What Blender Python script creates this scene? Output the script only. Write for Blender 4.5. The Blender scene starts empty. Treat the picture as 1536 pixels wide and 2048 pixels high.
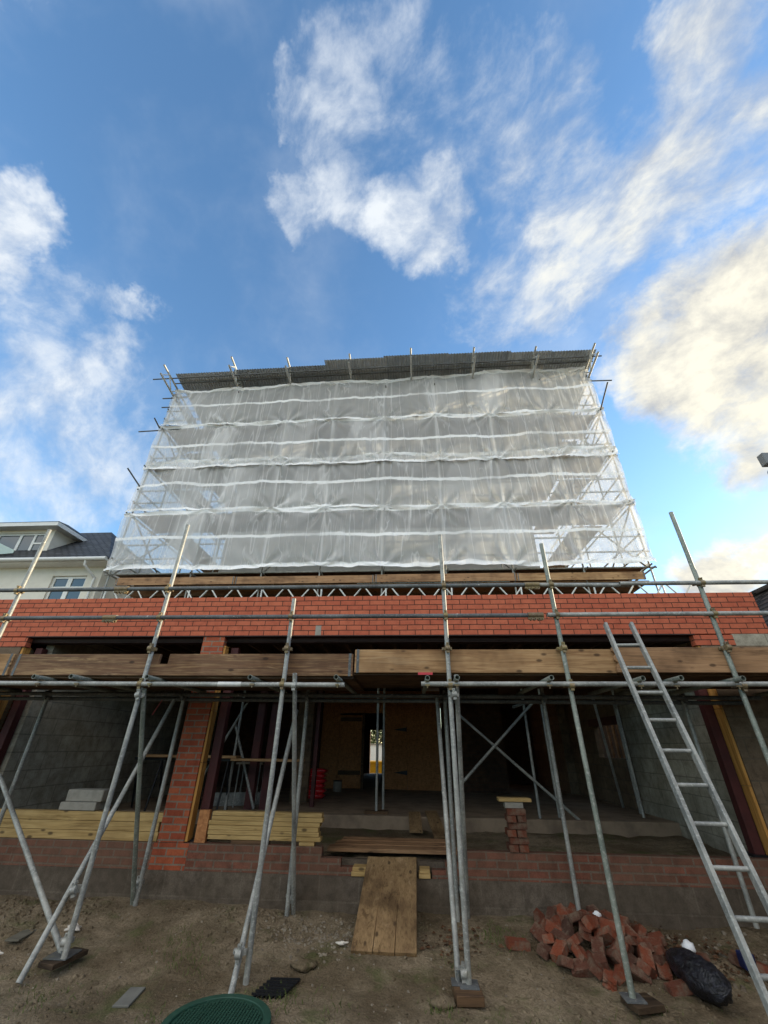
import bpy, bmesh, math, random
from mathutils import Vector, Matrix, noise
R = math.radians
rnd = random.Random(7)
sc = bpy.context.scene
COL = sc.collection

# ------------------------------------------------------------------ helpers
def lin(h):
    def f(c):
        c /= 255.0
        return c / 12.92 if c <= .04045 else ((c + .055) / 1.055) ** 2.4
    return tuple(f(int(h[i:i + 2], 16)) for i in (0, 2, 4)) + (1.0,)

def wloc(o):
    v = Vector((0, 0, 0))
    while o is not None:
        v += o.location
        o = o.parent
    return v

class MB:
    """collects geometry in world metres, then links it as ONE mesh object"""
    def __init__(s):
        s.v, s.f, s.sm, s.uv, s.cr = [], [], [], None, None
    def add(s, vs, fs, smooth=False):
        b = len(s.v)
        s.v += [tuple(v) for v in vs]
        for f in fs:
            s.f.append([i + b for i in f]); s.sm.append(smooth)
    def box(s, x0, x1, y0, y1, z0, z1):
        s.add([(x0, y0, z0), (x1, y0, z0), (x1, y1, z0), (x0, y1, z0), (x0, y0, z1), (x1, y0, z1), (x1, y1, z1), (x0, y1, z1)],
              [(0, 3, 2, 1), (4, 5, 6, 7), (0, 1, 5, 4), (1, 2, 6, 5), (2, 3, 7, 6), (3, 0, 4, 7)])
        return s
    def obox(s, c, M, d):
        vs = []
        for z in (-1, 1):
            for x, y in ((-1, -1), (1, -1), (1, 1), (-1, 1)):
                vs.append(Vector(c) + M @ Vector((x * d[0] / 2, y * d[1] / 2, z * d[2] / 2)))
        s.add(vs, [(0, 3, 2, 1), (4, 5, 6, 7), (0, 1, 5, 4), (1, 2, 6, 5), (2, 3, 7, 6), (3, 0, 4, 7)])
        return s
    def beam(s, p0, p1, w, h, up=(0, 0, 1)):
        p0, p1 = Vector(p0), Vector(p1)
        a = (p1 - p0).normalized(); u = Vector(up)
        b = a.cross(u).normalized(); u = b.cross(a)
        M = Matrix((a, b, u)).transposed()
        return s.obox((p0 + p1) / 2, M, ((p1 - p0).length, w, h))
    def tube(s, p0, p1, r=.0242, n=14, hollow=True, bend=0.0):
        p0, p1 = Vector(p0), Vector(p1)
        a = (p1 - p0).normalized()
        b = a.orthogonal().normalized(); c = a.cross(b)
        ring = lambda p, rr: [p + b * rr * math.cos(2 * math.pi * i / n) + c * rr * math.sin(2 * math.pi * i / n) for i in range(n)]
        q = lambda k0, k1, fl=False: [((k0 + i), (k0 + (i + 1) % n), (k1 + (i + 1) % n), (k1 + i))[::-1 if fl else 1] for i in range(n)]
        s.add(ring(p0, r) + ring(p1, r), q(0, n), True)
        if hollow:
            ri = r * .84; dp = min(.09, (p1 - p0).length * .3)
            for p, d, fl in ((p0, a, True), (p1, -a, False)):
                s.add(ring(p, r) + ring(p, ri), q(0, n, fl))
                s.add(ring(p, ri) + ring(p + d * dp, ri), q(0, n, fl), True)
                f = list(range(n))
                s.add(ring(p + d * dp, ri), [f[::-1] if fl else f])
        else:
            f = list(range(n))
            s.add(ring(p0, r), [f[::-1]]); s.add(ring(p1, r), [f])
        return s
    def prism(s, poly, axis, a0, a1):
        """poly = 2-D outline, extruded along axis (x: poly is (y,z); y: poly is (x,z); z: poly is (x,y))"""
        n = len(poly)
        mk = {'x': lambda p, a: (a, p[0], p[1]), 'y': lambda p, a: (p[0], a, p[1]), 'z': lambda p, a: (p[0], p[1], a)}[axis]
        vs = [mk(p, a0) for p in poly] + [mk(p, a1) for p in poly]
        s.add(vs, [list(range(n))[::-1], list(range(n, 2 * n))] + [(i, (i + 1) % n, n + (i + 1) % n, n + i) for i in range(n)])
        return s
    def sphere(s, c, r, seg=12, rings=8, squash=(1, 1, 1)):
        vs, fs = [], []
        for j in range(rings + 1):
            t = math.pi * j / rings
            for i in range(seg):
                p = 2 * math.pi * i / seg
                vs.append((c[0] + r * squash[0] * math.sin(t) * math.cos(p), c[1] + r * squash[1] * math.sin(t) * math.sin(p), c[2] + r * squash[2] * math.cos(t)))
        for j in range(rings):
            for i in range(seg):
                fs.append((j * seg + i, (j + 1) * seg + i, (j + 1) * seg + (i + 1) % seg, j * seg + (i + 1) % seg))
        s.add(vs, fs, True)
        return s
    def build(s, name, mat, parent=None, bevel=0.0, weld=False, subdiv=None):
        off = wloc(parent) if parent else Vector((0, 0, 0))
        me = bpy.data.meshes.new(name)
        me.from_pydata([Vector(v) - off for v in s.v], [], s.f)
        me.polygons.foreach_set('use_smooth', s.sm)
        if weld or bevel or True:
            bm = bmesh.new(); bm.from_mesh(me)
            if weld: bmesh.ops.remove_doubles(bm, verts=bm.verts, dist=1e-5)
            if bevel:
                bmesh.ops.bevel(bm, geom=[e for e in bm.edges if len(e.link_faces) == 2 and e.calc_face_angle(0) > .6], offset=bevel, segments=1, affect='EDGES', clamp_overlap=True)
            bmesh.ops.recalc_face_normals(bm, faces=bm.faces)
            bm.to_mesh(me); bm.free()
        me.materials.append(mat)
        if s.uv:
            at = me.attributes.new('strip', 'FLOAT', 'POINT')
            at.data.foreach_set('value', s.uv)
            at = me.attributes.new('pleat_glint', 'FLOAT', 'POINT'); at.data.foreach_set('value', s.cr)
        o = bpy.data.objects.new(name, me); COL.objects.link(o)
        if parent: o.parent = parent
        return o

def tag(o, label=None, cat=None, group=None, kind=None):
    if label: o['label'] = label
    if cat: o['category'] = cat
    if group: o['group'] = group
    if kind: o['kind'] = kind
    return o
def thing(name, label, cat, loc=(0, 0, 0), group=None):
    o = bpy.data.objects.new(name, None); o.location = loc; COL.objects.link(o)
    o.empty_display_size = .2
    return tag(o, label, cat, group)
def copy_tree(o, parent=None):
    c = o.copy(); COL.objects.link(c); c.parent = parent
    for ch in list(o.children): copy_tree(ch, c)
    return c

# ------------------------------------------------------------------ materials
class NT:
    def __init__(s, name):
        s.m = bpy.data.materials.new(name); s.m.use_nodes = True
        s.t = s.m.node_tree; s.t.nodes.clear()
        s.out = s.n('ShaderNodeOutputMaterial')
    def n(s, kind, **kw):
        nd = s.t.nodes.new(kind)
        for k, v in kw.items():
            if k.startswith('_'): setattr(nd, k[1:], v)
            else:
                key = k.replace('__', ' ')
                (nd.inputs[int(key[1:])] if key[0] == 'i' and key[1:].isdigit() else nd.inputs[key]).default_value = v
        return nd
    def l(s, a, b): s.t.links.new(a, b)
    def math(s, op, a, b=None, c=None, clamp=False):
        nd = s.t.nodes.new('ShaderNodeMath'); nd.operation = op; nd.use_clamp = clamp
        for i, x in enumerate((a, b, c)):
            if x is None: continue
            if isinstance(x, (int, float)): nd.inputs[i].default_value = x
            else: s.l(x, nd.inputs[i])
        return nd.outputs[0]
    def mix(s, f, a, b, blend='MIX'):
        nd = s.t.nodes.new('ShaderNodeMix'); nd.data_type = 'RGBA'; nd.blend_type = blend
        for x, i in ((f, 0), (a, 6), (b, 7)):
            if isinstance(x, (int, float)): nd.inputs[i].default_value = x
            elif isinstance(x, tuple): nd.inputs[i].default_value = x
            else: s.l(x, nd.inputs[i])
        return nd.outputs[2]
    def pos(s): return s.n('ShaderNodeNewGeometry').outputs['Position']
    def obj(s): return s.n('ShaderNodeTexCoord').outputs['Object']
    def mapv(s, v, scale=(1, 1, 1), loc=(0, 0, 0), rot=(0, 0, 0)):
        nd = s.t.nodes.new('ShaderNodeMapping'); nd.inputs['Scale'].default_value = scale
        nd.inputs['Location'].default_value = loc; nd.inputs['Rotation'].default_value = rot
        s.l(v, nd.inputs['Vector']); return nd.outputs[0]
    def noise(s, v, scale=5, detail=4, rough=.55, dist=0.0):
        nd = s.n('ShaderNodeTexNoise', Scale=scale, Detail=detail, Roughness=rough, Distortion=dist)
        s.l(v, nd.inputs['Vector']); return nd.outputs['Fac']
    def ramp(s, f, a=.3, b=.7, smooth=True):
        nd = s.t.nodes.new('ShaderNodeMapRange'); nd.interpolation_type = 'SMOOTHSTEP' if smooth else 'LINEAR'
        nd.inputs['From Min'].default_value = a; nd.inputs['From Max'].default_value = b
        s.l(f, nd.inputs['Value']); return nd.outputs[0]
    def bump(s, h, strength=.4, dist=.01):
        nd = s.n('ShaderNodeBump', Strength=strength, Distance=dist); s.l(h, nd.inputs['Height']); return nd.outputs[0]
    def pbr(s, col, rough=.8, metal=0.0, normal=None, spec=.3):
        b = s.n('ShaderNodeBsdfPrincipled'); b.inputs['Metallic'].default_value = metal
        b.inputs['Specular IOR Level'].default_value = spec
        for x, k in ((col, 'Base Color'), (rough, 'Roughness')):
            if isinstance(x, (int, float, tuple)): b.inputs[k].default_value = x
            else: s.l(x, b.inputs[k])
        if normal is not None: s.l(normal, b.inputs['Normal'])
        s.l(b.outputs[0], s.out.inputs[0]); return b
    def wall_uv(s):
        g = s.n('ShaderNodeNewGeometry'); p = s.n('ShaderNodeSeparateXYZ'); nn = s.n('ShaderNodeSeparateXYZ')
        s.l(g.outputs['Position'], p.inputs[0]); s.l(g.outputs['True Normal'], nn.inputs[0])
        side = s.math('GREATER_THAN', s.math('ABSOLUTE', nn.outputs[0]), .6)
        top = s.math('GREATER_THAN', s.math('ABSOLUTE', nn.outputs[2]), .6)
        u = s.math('ADD', s.math('MULTIPLY', p.outputs[0], s.math('SUBTRACT', 1, side)), s.math('MULTIPLY', p.outputs[1], side))
        v = s.math('ADD', s.math('MULTIPLY', p.outputs[2], s.math('SUBTRACT', 1, top)), s.math('MULTIPLY', p.outputs[1], top))
        c = s.n('ShaderNodeCombineXYZ'); s.l(u, c.inputs[0]); s.l(v, c.inputs[1])
        return c.outputs[0], g.outputs['Position']

def brickwork(name, c1, c2, mortar, bw=.225, bh=.075, ms=.009, dirt=.0, dirtcol='4a4038', var=.35, shift=(0, 0, 0), bumpd=.006, off=.5, rough=.85):
    s = NT(name); uv, P = s.wall_uv()
    uvw = s.mapv(uv, loc=shift)
    # slight waviness of the courses
    w = s.n('ShaderNodeTexNoise', Scale=2.3, Detail=2); s.l(P, w.inputs['Vector'])
    sub = s.n('ShaderNodeVectorMath', _operation='SUBTRACT'); s.l(w.outputs['Color'], sub.inputs[0]); sub.inputs[1].default_value = (.5, .5, .5)
    sc2 = s.n('ShaderNodeVectorMath', _operation='SCALE'); s.l(sub.outputs[0], sc2.inputs[0]); sc2.inputs['Scale'].default_value = .012
    ad = s.n('ShaderNodeVectorMath', _operation='ADD'); s.l(uvw, ad.inputs[0]); s.l(sc2.outputs[0], ad.inputs[1])
    b = s.n('ShaderNodeTexBrick', Scale=1.0, Mortar__Size=ms, Mortar__Smooth=.15, Bias=0.0, Brick__Width=bw, Row__Height=bh, Color1=lin(c1), Color2=lin(c2), Mortar=lin(mortar), _offset=off)
    s.l(ad.outputs[0], b.inputs['Vector'])
    n1 = s.noise(P, 9, 5, .65); n2 = s.noise(P, 70, 3, .6); n3 = s.noise(P, 1.3, 4, .6)
    col = s.mix(s.math('MULTIPLY', s.ramp(n1, .35, .75), var), b.outputs['Color'], lin(dirtcol), 'MULTIPLY')
    col = s.mix(s.math('MULTIPLY', s.ramp(n2, .3, .8), var * .6), col, lin('3a2a24'), 'MULTIPLY')
    # lime bloom / mortar smears
    n4 = s.noise(s.mapv(P, (14, 14, 3.5)), 1.0, 3, .6)
    col = s.mix(s.math('MULTIPLY', s.ramp(n4, .66, .76), .14), col, lin('b8a898'))
    if dirt:
        col = s.mix(s.math('MULTIPLY', s.ramp(n3, .3, .62), dirt), col, lin(dirtcol))
    h = s.math('SUBTRACT', s.math('MULTIPLY', n2, .25), b.outputs['Fac'])
    s.pbr(col, rough, 0, s.bump(h, .6, bumpd))
    return s.m

def wood(name, c1, c2, c3, axis=0, scale=1.0, grain=18, knots=True, rough=.75, coord='pos', wear=.5):
    s = NT(name); P = s.pos() if coord == 'pos' else s.obj()
    st = [grain * scale] * 3; st[axis] = 1.1 * scale
    g = s.noise(s.mapv(P, tuple(st)), 1.0, 6, .65, .8)
    st2 = [60 * scale] * 3; st2[axis] = 2.5 * scale
    g2 = s.noise(s.mapv(P, tuple(st2)), 1.0, 3, .6)
    n = s.noise(P, 2.2, 3, .6)
    col = s.mix(s.ramp(g, .3, .7), lin(c1), lin(c2))
    col = s.mix(s.math('MULTIPLY', s.ramp(g2, .45, .75), .55), col, lin(c3))
    st3 = [11 * scale] * 3; st3[axis] = .8 * scale
    g3 = s.noise(s.mapv(P, tuple(st3), loc=(3.1, 1.7, 5.2)), 1.0, 7, .72, 1.2)
    col = s.mix(s.math('MULTIPLY', s.ramp(g3, .54, .66), .5 + .5 * wear), col, lin(c3))
    col = s.mix(s.math('MULTIPLY', s.math('SUBTRACT', 1, s.ramp(g3, .32, .44)), .45), col, lin(c2 if wear < .3 else 'b89c78'))
    col = s.mix(s.math('MULTIPLY', s.ramp(n, .42, .72), wear), col, lin(c3), 'MULTIPLY')
    if knots:
        sk = [9.0] * 3; sk[axis] = 4.2
        v = s.n('ShaderNodeTexVoronoi', Scale=1.0, Randomness=1.0); s.l(s.mapv(P, tuple(sk)), v.inputs['Vector'])
        k = s.math('SUBTRACT', 1.0, s.ramp(v.outputs['Distance'], .08, .2))
        col = s.mix(s.math('MULTIPLY', k, .75), col, lin('2a1a10'))
    s.pbr(col, rough, 0, s.bump(s.math('ADD', g2, g), .35, .004))
    return s.m

def galv(name, c1='a2a19a', c2='727370', rust=.0, coord='pos', metal=.15, rough=.5, zincs=.5):
    s = NT(name); P = s.pos()
    n = s.noise(P, 3.5, 5, .7); n2 = s.noise(P, 38, 4, .75); n3 = s.noise(P, 8, 4, .6)
    col = s.mix(s.ramp(n, .3, .7), lin(c1), lin(c2))
    col = s.mix(s.math('MULTIPLY', s.ramp(n2, .5, .66), zincs), col, lin('c4c6be'))
    col = s.mix(s.math('MULTIPLY', s.ramp(n3, .60, .74), .35), col, lin('6d6a48'))
    n5 = s.noise(P, 15, 4, .6)
    col = s.mix(s.math('MULTIPLY', s.ramp(n5, .68, .73), .6), col, lin('d6d3c8'))
    if rust: col = s.mix(s.math('MULTIPLY', s.ramp(n2, .4, .62), rust), col, lin('6a4424'))
    s.pbr(col, s.math('ADD', s.math('MULTIPLY', n2, .3), rough - .15), metal, s.bump(n2, .2, .002), .4)
    return s.m

def plain(name, col, rough=.6, metal=0.0, var=.25, sc_=8, dark='000000', bumpd=.0, spec=.4, coord='pos'):
    s = NT(name); P = s.pos() if coord == 'pos' else s.obj()
    n = s.noise(P, sc_, 5, .6)
    c = s.mix(s.math('MULTIPLY', s.ramp(n, .35, .75), var), lin(col), lin(dark))
    s.pbr(c, rough, metal, s.bump(n, .4, bumpd) if bumpd else None, spec)
    return s.m

M = {}
M['band_brick'] = brickwork('red_facing_brick', 'c46c4e', 'b65e44', '523428', ms=.006, var=.3, shift=(.06, -3.055, 0), dirtcol='8a5a50')
M['pier_brick'] = brickwork('red_pier_brick', 'b4603f', '9c4c33', '8a7868', ms=.009, var=.35, shift=(.03, .02, 0), dirtcol='6a4538')
M['plinth_brick'] = brickwork('dirty_plinth_brick', '8e5846', '744838', '7a6a5c', ms=.010, var=.55, shift=(.0, .045, 0), dirt=.5, dirtcol='6a5646')
M['block'] = brickwork('concrete_block', 'c2bba9', 'b2ab9a', '989184', bw=.45, bh=.225, ms=.008, var=.45, dirt=.45, dirtcol='57503f', shift=(.1, .05, 0))
M['block_brown'] = brickwork('brown_concrete_block', '98826a', '86725c', '7c6e5c', bw=.45, bh=.225, ms=.010, var=.5, dirt=.4, dirtcol='4f4234')
M['foundation'] = brickwork('foundation_block', '786c5e', '6c6054', '7e7264', bw=.45, bh=.26, ms=.009, var=.6, dirt=.6, dirtcol='4a4034', shift=(.2, .1, 0))
M['inner_brick'] = brickwork('dark_inner_brick', '6e4c38', '5c4030', '5a4a3c', bw=.225, bh=.075, var=.5, dirt=.5, dirtcol='2e2620')
M['render_grey'] = plain('old_house_render', 'c4c2be', .9, var=.35, sc_=1.5, dark='85837e', bumpd=.01)
M['render_cream'] = plain('cream_render', 'd9d5ca', .9, var=.15, sc_=3, dark='8f8878', bumpd=.004)
M['upvc'] = plain('white_plastic_frame', 'dededa', .35, var=.08)
M['galv'] = galv('galvanised_tube')
M['galv_green'] = galv('weathered_tube', '8f958a', '666e66', .1)
M['galv_dark'] = galv('dull_dark_tube', '64696b', '45494b', .12, rough=.6, zincs=.2)
M['truss_white'] = galv('bright_alloy', 'd2d0ca', 'aeb0ae', .0, metal=.2)
M['coupler'] = galv('rusty_coupler', '8e8058', '5e5040', .45, metal=.3)
M['red_oxide'] = plain('red_oxide_steel', '4c2220', .65, var=.45, sc_=6, dark='241010')
M['steel_lintel'] = plain('dark_steel_lintel', '3a2622', .7, var=.4, sc_=5)
M['wood_dark'] = wood('old_dark_board', '775840', '5a4230', 'a88a64', 0, wear=.6)
M['wood_light'] = wood('weathered_pale_board', 'b8946a', '9a7650', '6a4628', 0, wear=.45)
M['wood_mid'] = wood('grey_brown_board', 'a88360', '8f6c4c', '5c4430', 0)
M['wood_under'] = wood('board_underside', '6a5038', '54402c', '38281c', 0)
M['wood_ramp'] = wood('muddy_plank', '957a56', '7e6446', '564028', 1, wear=.6)
M['wood_wet'] = wood('wet_muddy_board', '4c3c2c', '3c2f22', '241b13', 0, wear=.7)
M['wood_timber'] = wood('treated_timber', 'c4a670', 'aa8c58', '7a6034', 0, wear=.25)
M['wood_closer'] = wood('orange_timber_strip', 'd09a52', 'b88344', '8a5a28', 2, knots=False, wear=.2)
M['joist'] = wood('roof_joist', '6b5540', '584633', '3a2c20', 1, knots=False)

def mk_ground():
    s = NT('bare_soil'); P = s.pos()
    n1 = s.noise(P, .8, 6, .62); n2 = s.noise(P, 6, 6, .7); n3 = s.noise(P, 45, 4, .7)
    col = s.mix(s.ramp(n1, .35, .65), lin('a09078'), lin('6a5c48'))
    col = s.mix(s.math('MULTIPLY', s.ramp(n2, .4, .68), .6), col, lin('5e5340'))
    col = s.mix(s.math('MULTIPLY', s.ramp(n3, .35, .75), .5), col, lin('3c3122'))
    gr = s.math('MULTIPLY', s.ramp(s.noise(P, 1.9, 5, .7), .52, .68), .6)
    col = s.mix(gr, col, lin('505a30'))
    v = s.n('ShaderNodeTexVoronoi', Scale=26); s.l(P, v.inputs['Vector'])
    peb = s.math('MULTIPLY', s.math('SUBTRACT', 1, s.ramp(v.outputs['Distance'], .10, .2)), s.math('GREATER_THAN', s.n('ShaderNodeSeparateColor').outputs[0], .0))
    sel = s.n('ShaderNodeSeparateColor'); s.l(v.outputs['Color'], sel.inputs[0])
    pebs = s.math('MULTIPLY', s.math('SUBTRACT', 1, s.ramp(v.outputs['Distance'], .10, .2)), s.math('GREATER_THAN', sel.outputs[0], .78))
    col = s.mix(s.math('MULTIPLY', pebs, .6), col, lin('a89a84'))
    h = s.math('ADD', s.math('ADD', s.math('MULTIPLY', n2, 1.2), s.math('MULTIPLY', n3, .5)), s.math('MULTIPLY', pebs, .3))
    s.pbr(col, .95, 0, s.bump(h, 1.0, .045), .15)
    return s.m
M['soil'] = mk_ground()

def mk_osb():
    s = NT('osb_board'); P = s.pos()
    v = s.n('ShaderNodeTexVoronoi', Scale=1.0); s.l(s.mapv(P, (38, 38, 15), rot=(0, .5, 0)), v.inputs['Vector'])
    v2 = s.n('ShaderNodeTexVoronoi', Scale=1.0); s.l(s.mapv(P, (16, 38, 42), rot=(0, -.4, 0)), v2.inputs['Vector'])
    a = s.n('ShaderNodeSeparateColor'); s.l(v.outputs['Color'], a.inputs[0])
    b = s.n('ShaderNodeSeparateColor'); s.l(v2.outputs['Color'], b.inputs[0])
    f = s.math('MULTIPLY', s.math('ADD', a.outputs[0], b.outputs[1]), .5)
    col = s.mix(f, lin('96603a'), lin('c48a58'))
    s.pbr(col, .8, 0, s.bump(f, .3, .002))
    return s.m
M['osb'] = mk_osb()

def mk_slate(name, c1, c2, gap, bw=.3, bh=.2, glossy=.4):
    s = NT(name); P = s.pos(); g = s.n('ShaderNodeSeparateXYZ'); s.l(P, g.inputs[0])
    c = s.n('ShaderNodeCombineXYZ'); s.l(s.math('ADD', g.outputs[0], s.math('MULTIPLY', g.outputs[1], .35)), c.inputs[0]); s.l(s.math('MULTIPLY', g.outputs[2], 1.4), c.inputs[1])
    b = s.n('ShaderNodeTexBrick', Scale=1.0, Mortar__Size=.028, Mortar__Smooth=.5, Brick__Width=bw, Row__Height=bh, Color1=lin(c1), Color2=lin(c2), Mortar=lin(gap))
    s.l(c.outputs[0], b.inputs['Vector'])
    n = s.noise(P, 3, 5, .7)
    col = s.mix(s.math('MULTIPLY', s.ramp(n, .4, .7), .4), b.outputs['Color'], lin('2e3026'))
    s.pbr(col, glossy, 0, s.bump(s.math('SUBTRACT', s.math('MULTIPLY', n, .5), b.outputs['Fac']), 1.0, .03), .25)
    return s.m
M['slate'] = mk_slate('slate_roof', '4a4d52', '34373d', '101216', glossy=.6)
M['tile'] = mk_slate('dark_roof_tile', '453c38', '373030', '1a1614', bw=.2, bh=.14, glossy=.8)
M['tin'] = galv('corrugated_sheet', 'd4dce4', 'b8c2cc', .04, metal=.1, rough=.55, zincs=.25)
M['tin_dark'] = galv('old_corrugated_sheet', 'c2ccd6', 'a4b0bc', .05, metal=.1, rough=.6, zincs=.15)
M['slab'] = plain('concrete_floor', '94806a', .9, var=.65, sc_=3, dark='54453a', bumpd=.01)
M['cement'] = plain('grey_concrete', '9a958a', .9, var=.35, sc_=14, dark='5c5850', bumpd=.006)
M['green_plastic'] = plain('dark_green_plastic', '24483a', .6, var=.35, sc_=20, dark='10241a')
M['black'] = plain('black_plastic', '16171a', .5, var=.2)
M['loose_brick'] = None
M['foam'] = plain('white_foam', 'e4e6e8', .8, var=.15, sc_=30, dark='8a8c90', bumpd=.01)
M['blue_plastic'] = plain('blue_plastic', '1a2450', .5)
M['red_label'] = plain('red_label', 'c03a44', .5, var=.1)
M['bag_red'] = plain('red_printed_bag', 'e8303a', .3, var=.35, sc_=14, dark='3a0608', bumpd=.012, spec=.6)
M['bag_white'] = plain('white_print', 'dcd6cc', .4, var=.1)
M['bag_black'] = plain('black_bag_end', '14100f', .35, var=.2)
M['yellow'] = plain('yellow_painted_steel', 'e0a81c', .45, var=.2, dark='7a5508')
M['white_wall'] = plain('white_wall', 'f0efea', .9, var=.05)
M['leaf'] = plain('hedge_leaf', '3c4a22', .8, var=.6, sc_=30, dark='1c2410')
M['bark'] = plain('bark', '54483c', .9, var=.5, sc_=20, dark='2c241c')
M['grass'] = plain('grass_blade', '55602c', .8, var=.5, sc_=30, dark='2c3416')
M['stone'] = plain('stone_chip', '8c8272', .9, var=.8, sc_=9, dark='4a3d30')
M['gutter'] = plain('white_gutter', 'd4d6d4', .4, var=.12)
M['litter'] = plain('torn_paper', 'd6cfc4', .9, var=.25, sc_=25, dark='8f8578')

def mk_glass():
    s = NT('window_pane'); b = s.pbr(lin('3c4a4e'), .05, 0, None, .8); return s.m
M['pane'] = mk_glass()
def mk_balc():
    s = NT('frosted_glass'); b = s.pbr(lin('b9cfc6'), .25, 0, None, .6); b.inputs['Transmission Weight'].default_value = .35; return s.m
M['frosted'] = mk_balc()

def mk_loose():
    s = NT('loose_red_brick'); P = s.obj(); oi = s.n('ShaderNodeObjectInfo')
    col = s.mix(oi.outputs['Random'], lin('84452f'), lin('4e3930'))
    n = s.noise(P, 9, 5, .7); n2 = s.noise(P, 60, 4, .7)
    col = s.mix(s.math('MULTIPLY', s.ramp(n, .42, .66), .8), col, lin('7a6a5a'))
    col = s.mix(s.math('MULTIPLY', s.ramp(n2, .4, .75), .45), col, lin('3a221a'))
    s.pbr(col, .9, 0, s.bump(s.math('ADD', n2, n), .6, .008), .2)
    return s.m
M['loose_brick'] = mk_loose()

def mk_sack():
    s = NT('refuse_sack_film'); P = s.pos()
    n = s.noise(P, 10, 5, .65, 1.5); n2 = s.noise(P, 34, 4, .6, 1.0)
    col = s.mix(s.ramp(n, .4, .7), lin('0d0e13'), lin('2a2b35'))
    s.pbr(col, .34, 0, s.bump(s.math('ADD', n, s.math('MULTIPLY', n2, .5)), .9, .03), .55)
    return s.m
M['sack'] = mk_sack()

def mk_net():
    s = NT('white_debris_sheeting'); P = s.pos()
    at = s.n('ShaderNodeAttribute', _attribute_name='strip'); a = at.outputs['Fac']
    n = s.noise(s.mapv(P, (2.6, 2.6, .16), rot=(0, .22, 0)), 1.0, 1.2, .4, .0)
    n2 = s.noise(s.mapv(P, (6.5, 6.5, .38), rot=(0, -.26, 0)), 1.0, 1.2, .45, .0)
    n3 = s.noise(P, 130, 2, .5)
    n4 = s.noise(s.mapv(P, (1.1, 1.1, .8)), 1.0, 3, .6)
    band = a                                                   # 1 on the reinforced bands woven into the sheet
    def ridge(x, w): return s.ramp(s.math('SUBTRACT', 1.0, s.math('MULTIPLY', s.math('ABSOLUTE', s.math('SUBTRACT', x, .5)), 2.0)), 1.0 - w, 1.0)
    gate = s.ramp(n4, .38, .62)
    r1 = ridge(n, .05); r2 = s.math('MULTIPLY', ridge(n2, .07), gate)
    crease_glint = s.math('ADD', s.math('MULTIPLY', s.math('MULTIPLY', r1, .26), s.ramp(n3, .2, .55)), s.math('MULTIPLY', r2, .20))  # highlights along the creases, put into the opacity as thin pale lines
    pl_ = s.n('ShaderNodeAttribute', _attribute_name='pleat_glint').outputs['Fac']
    al = s.math('ADD', s.math('ADD', s.math('ADD', .355, s.math('MULTIPLY', n4, .16)), crease_glint), s.math('ADD', s.math('MULTIPLY', n3, .08), s.math('MULTIPLY', pl_, .38)))
    al = s.math('ADD', al, s.math('MULTIPLY', band, .6), clamp=True)
    al = s.math('MINIMUM', al, .97)
    bm = s.bump(s.math('ADD', s.math('ADD', n, s.math('MULTIPLY', n2, .6)), s.math('MULTIPLY', s.math('ADD', r1, r2), .12)), .9, .06)
    d = s.n('ShaderNodeBsdfDiffuse'); d.inputs['Color'].default_value = (.91, .91, .91, 1); s.l(bm, d.inputs['Normal'])
    t = s.n('ShaderNodeBsdfTranslucent'); t.inputs['Color'].default_value = (.92, .91, .88, 1); s.l(bm, t.inputs['Normal'])
    g = s.n('ShaderNodeBsdfGlossy', Roughness=.35); s.l(bm, g.inputs['Normal'])
    mx = s.n('ShaderNodeMixShader'); s.l(s.math('SUBTRACT', .42, s.math('MULTIPLY', band, .34)), mx.inputs[0]); s.l(d.outputs[0], mx.inputs[1]); s.l(t.outputs[0], mx.inputs[2])
    mg = s.n('ShaderNodeMixShader', i0=.06); s.l(mx.outputs[0], mg.inputs[1]); s.l(g.outputs[0], mg.inputs[2])
    tr = s.n('ShaderNodeBsdfTransparent')
    m2 = s.n('ShaderNodeMixShader'); s.l(al, m2.inputs[0]); s.l(tr.outputs[0], m2.inputs[1]); s.l(mg.outputs[0], m2.inputs[2])
    s.l(m2.outputs[0], s.out.inputs[0])
    return s.m
M['net'] = mk_net()

# ------------------------------------------------------------------ camera
cam = bpy.data.cameras.new('camera'); cam.sensor_fit = 'VERTICAL'; cam.sensor_height = 36.0
cam.lens = 36.0 * 811.5 / 2048.0; cam.clip_start = .05; cam.clip_end = 2000
co = bpy.data.objects.new('camera', cam); COL.objects.link(co)
pi_, ya, ro = R(30.06), R(-4.05), R(.745)
fv = Vector((math.sin(ya) * math.cos(pi_), math.cos(ya) * math.cos(pi_), math.sin(pi_)))
r0 = Vector((math.cos(ya), -math.sin(ya), 0)); u0 = r0.cross(fv)
rv = r0 * math.cos(ro) + u0 * math.sin(ro); uv_ = -r0 * math.sin(ro) + u0 * math.cos(ro)
co.matrix_world = Matrix(((rv.x, uv_.x, -fv.x, 0), (rv.y, uv_.y, -fv.y, 0), (rv.z, uv_.z, -fv.z, 1.65), (0, 0, 0, 1)))
sc.camera = co

# ------------------------------------------------------------------ light and sky
SUN_AZ, SUN_EL = R(69), R(14)
sdir = Vector((math.sin(SUN_AZ) * math.cos(SUN_EL), math.cos(SUN_AZ) * math.cos(SUN_EL), math.sin(SUN_EL)))
sl = bpy.data.lights.new('sun', 'SUN'); sl.energy = 5.0; sl.angle = R(.55); sl.color = (1.0, .83, .56)
so = bpy.data.objects.new('sun', sl); COL.objects.link(so); so.location = sdir * 60
so.rotation_euler = (-sdir).to_track_quat('-Z', 'Y').to_euler()

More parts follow.
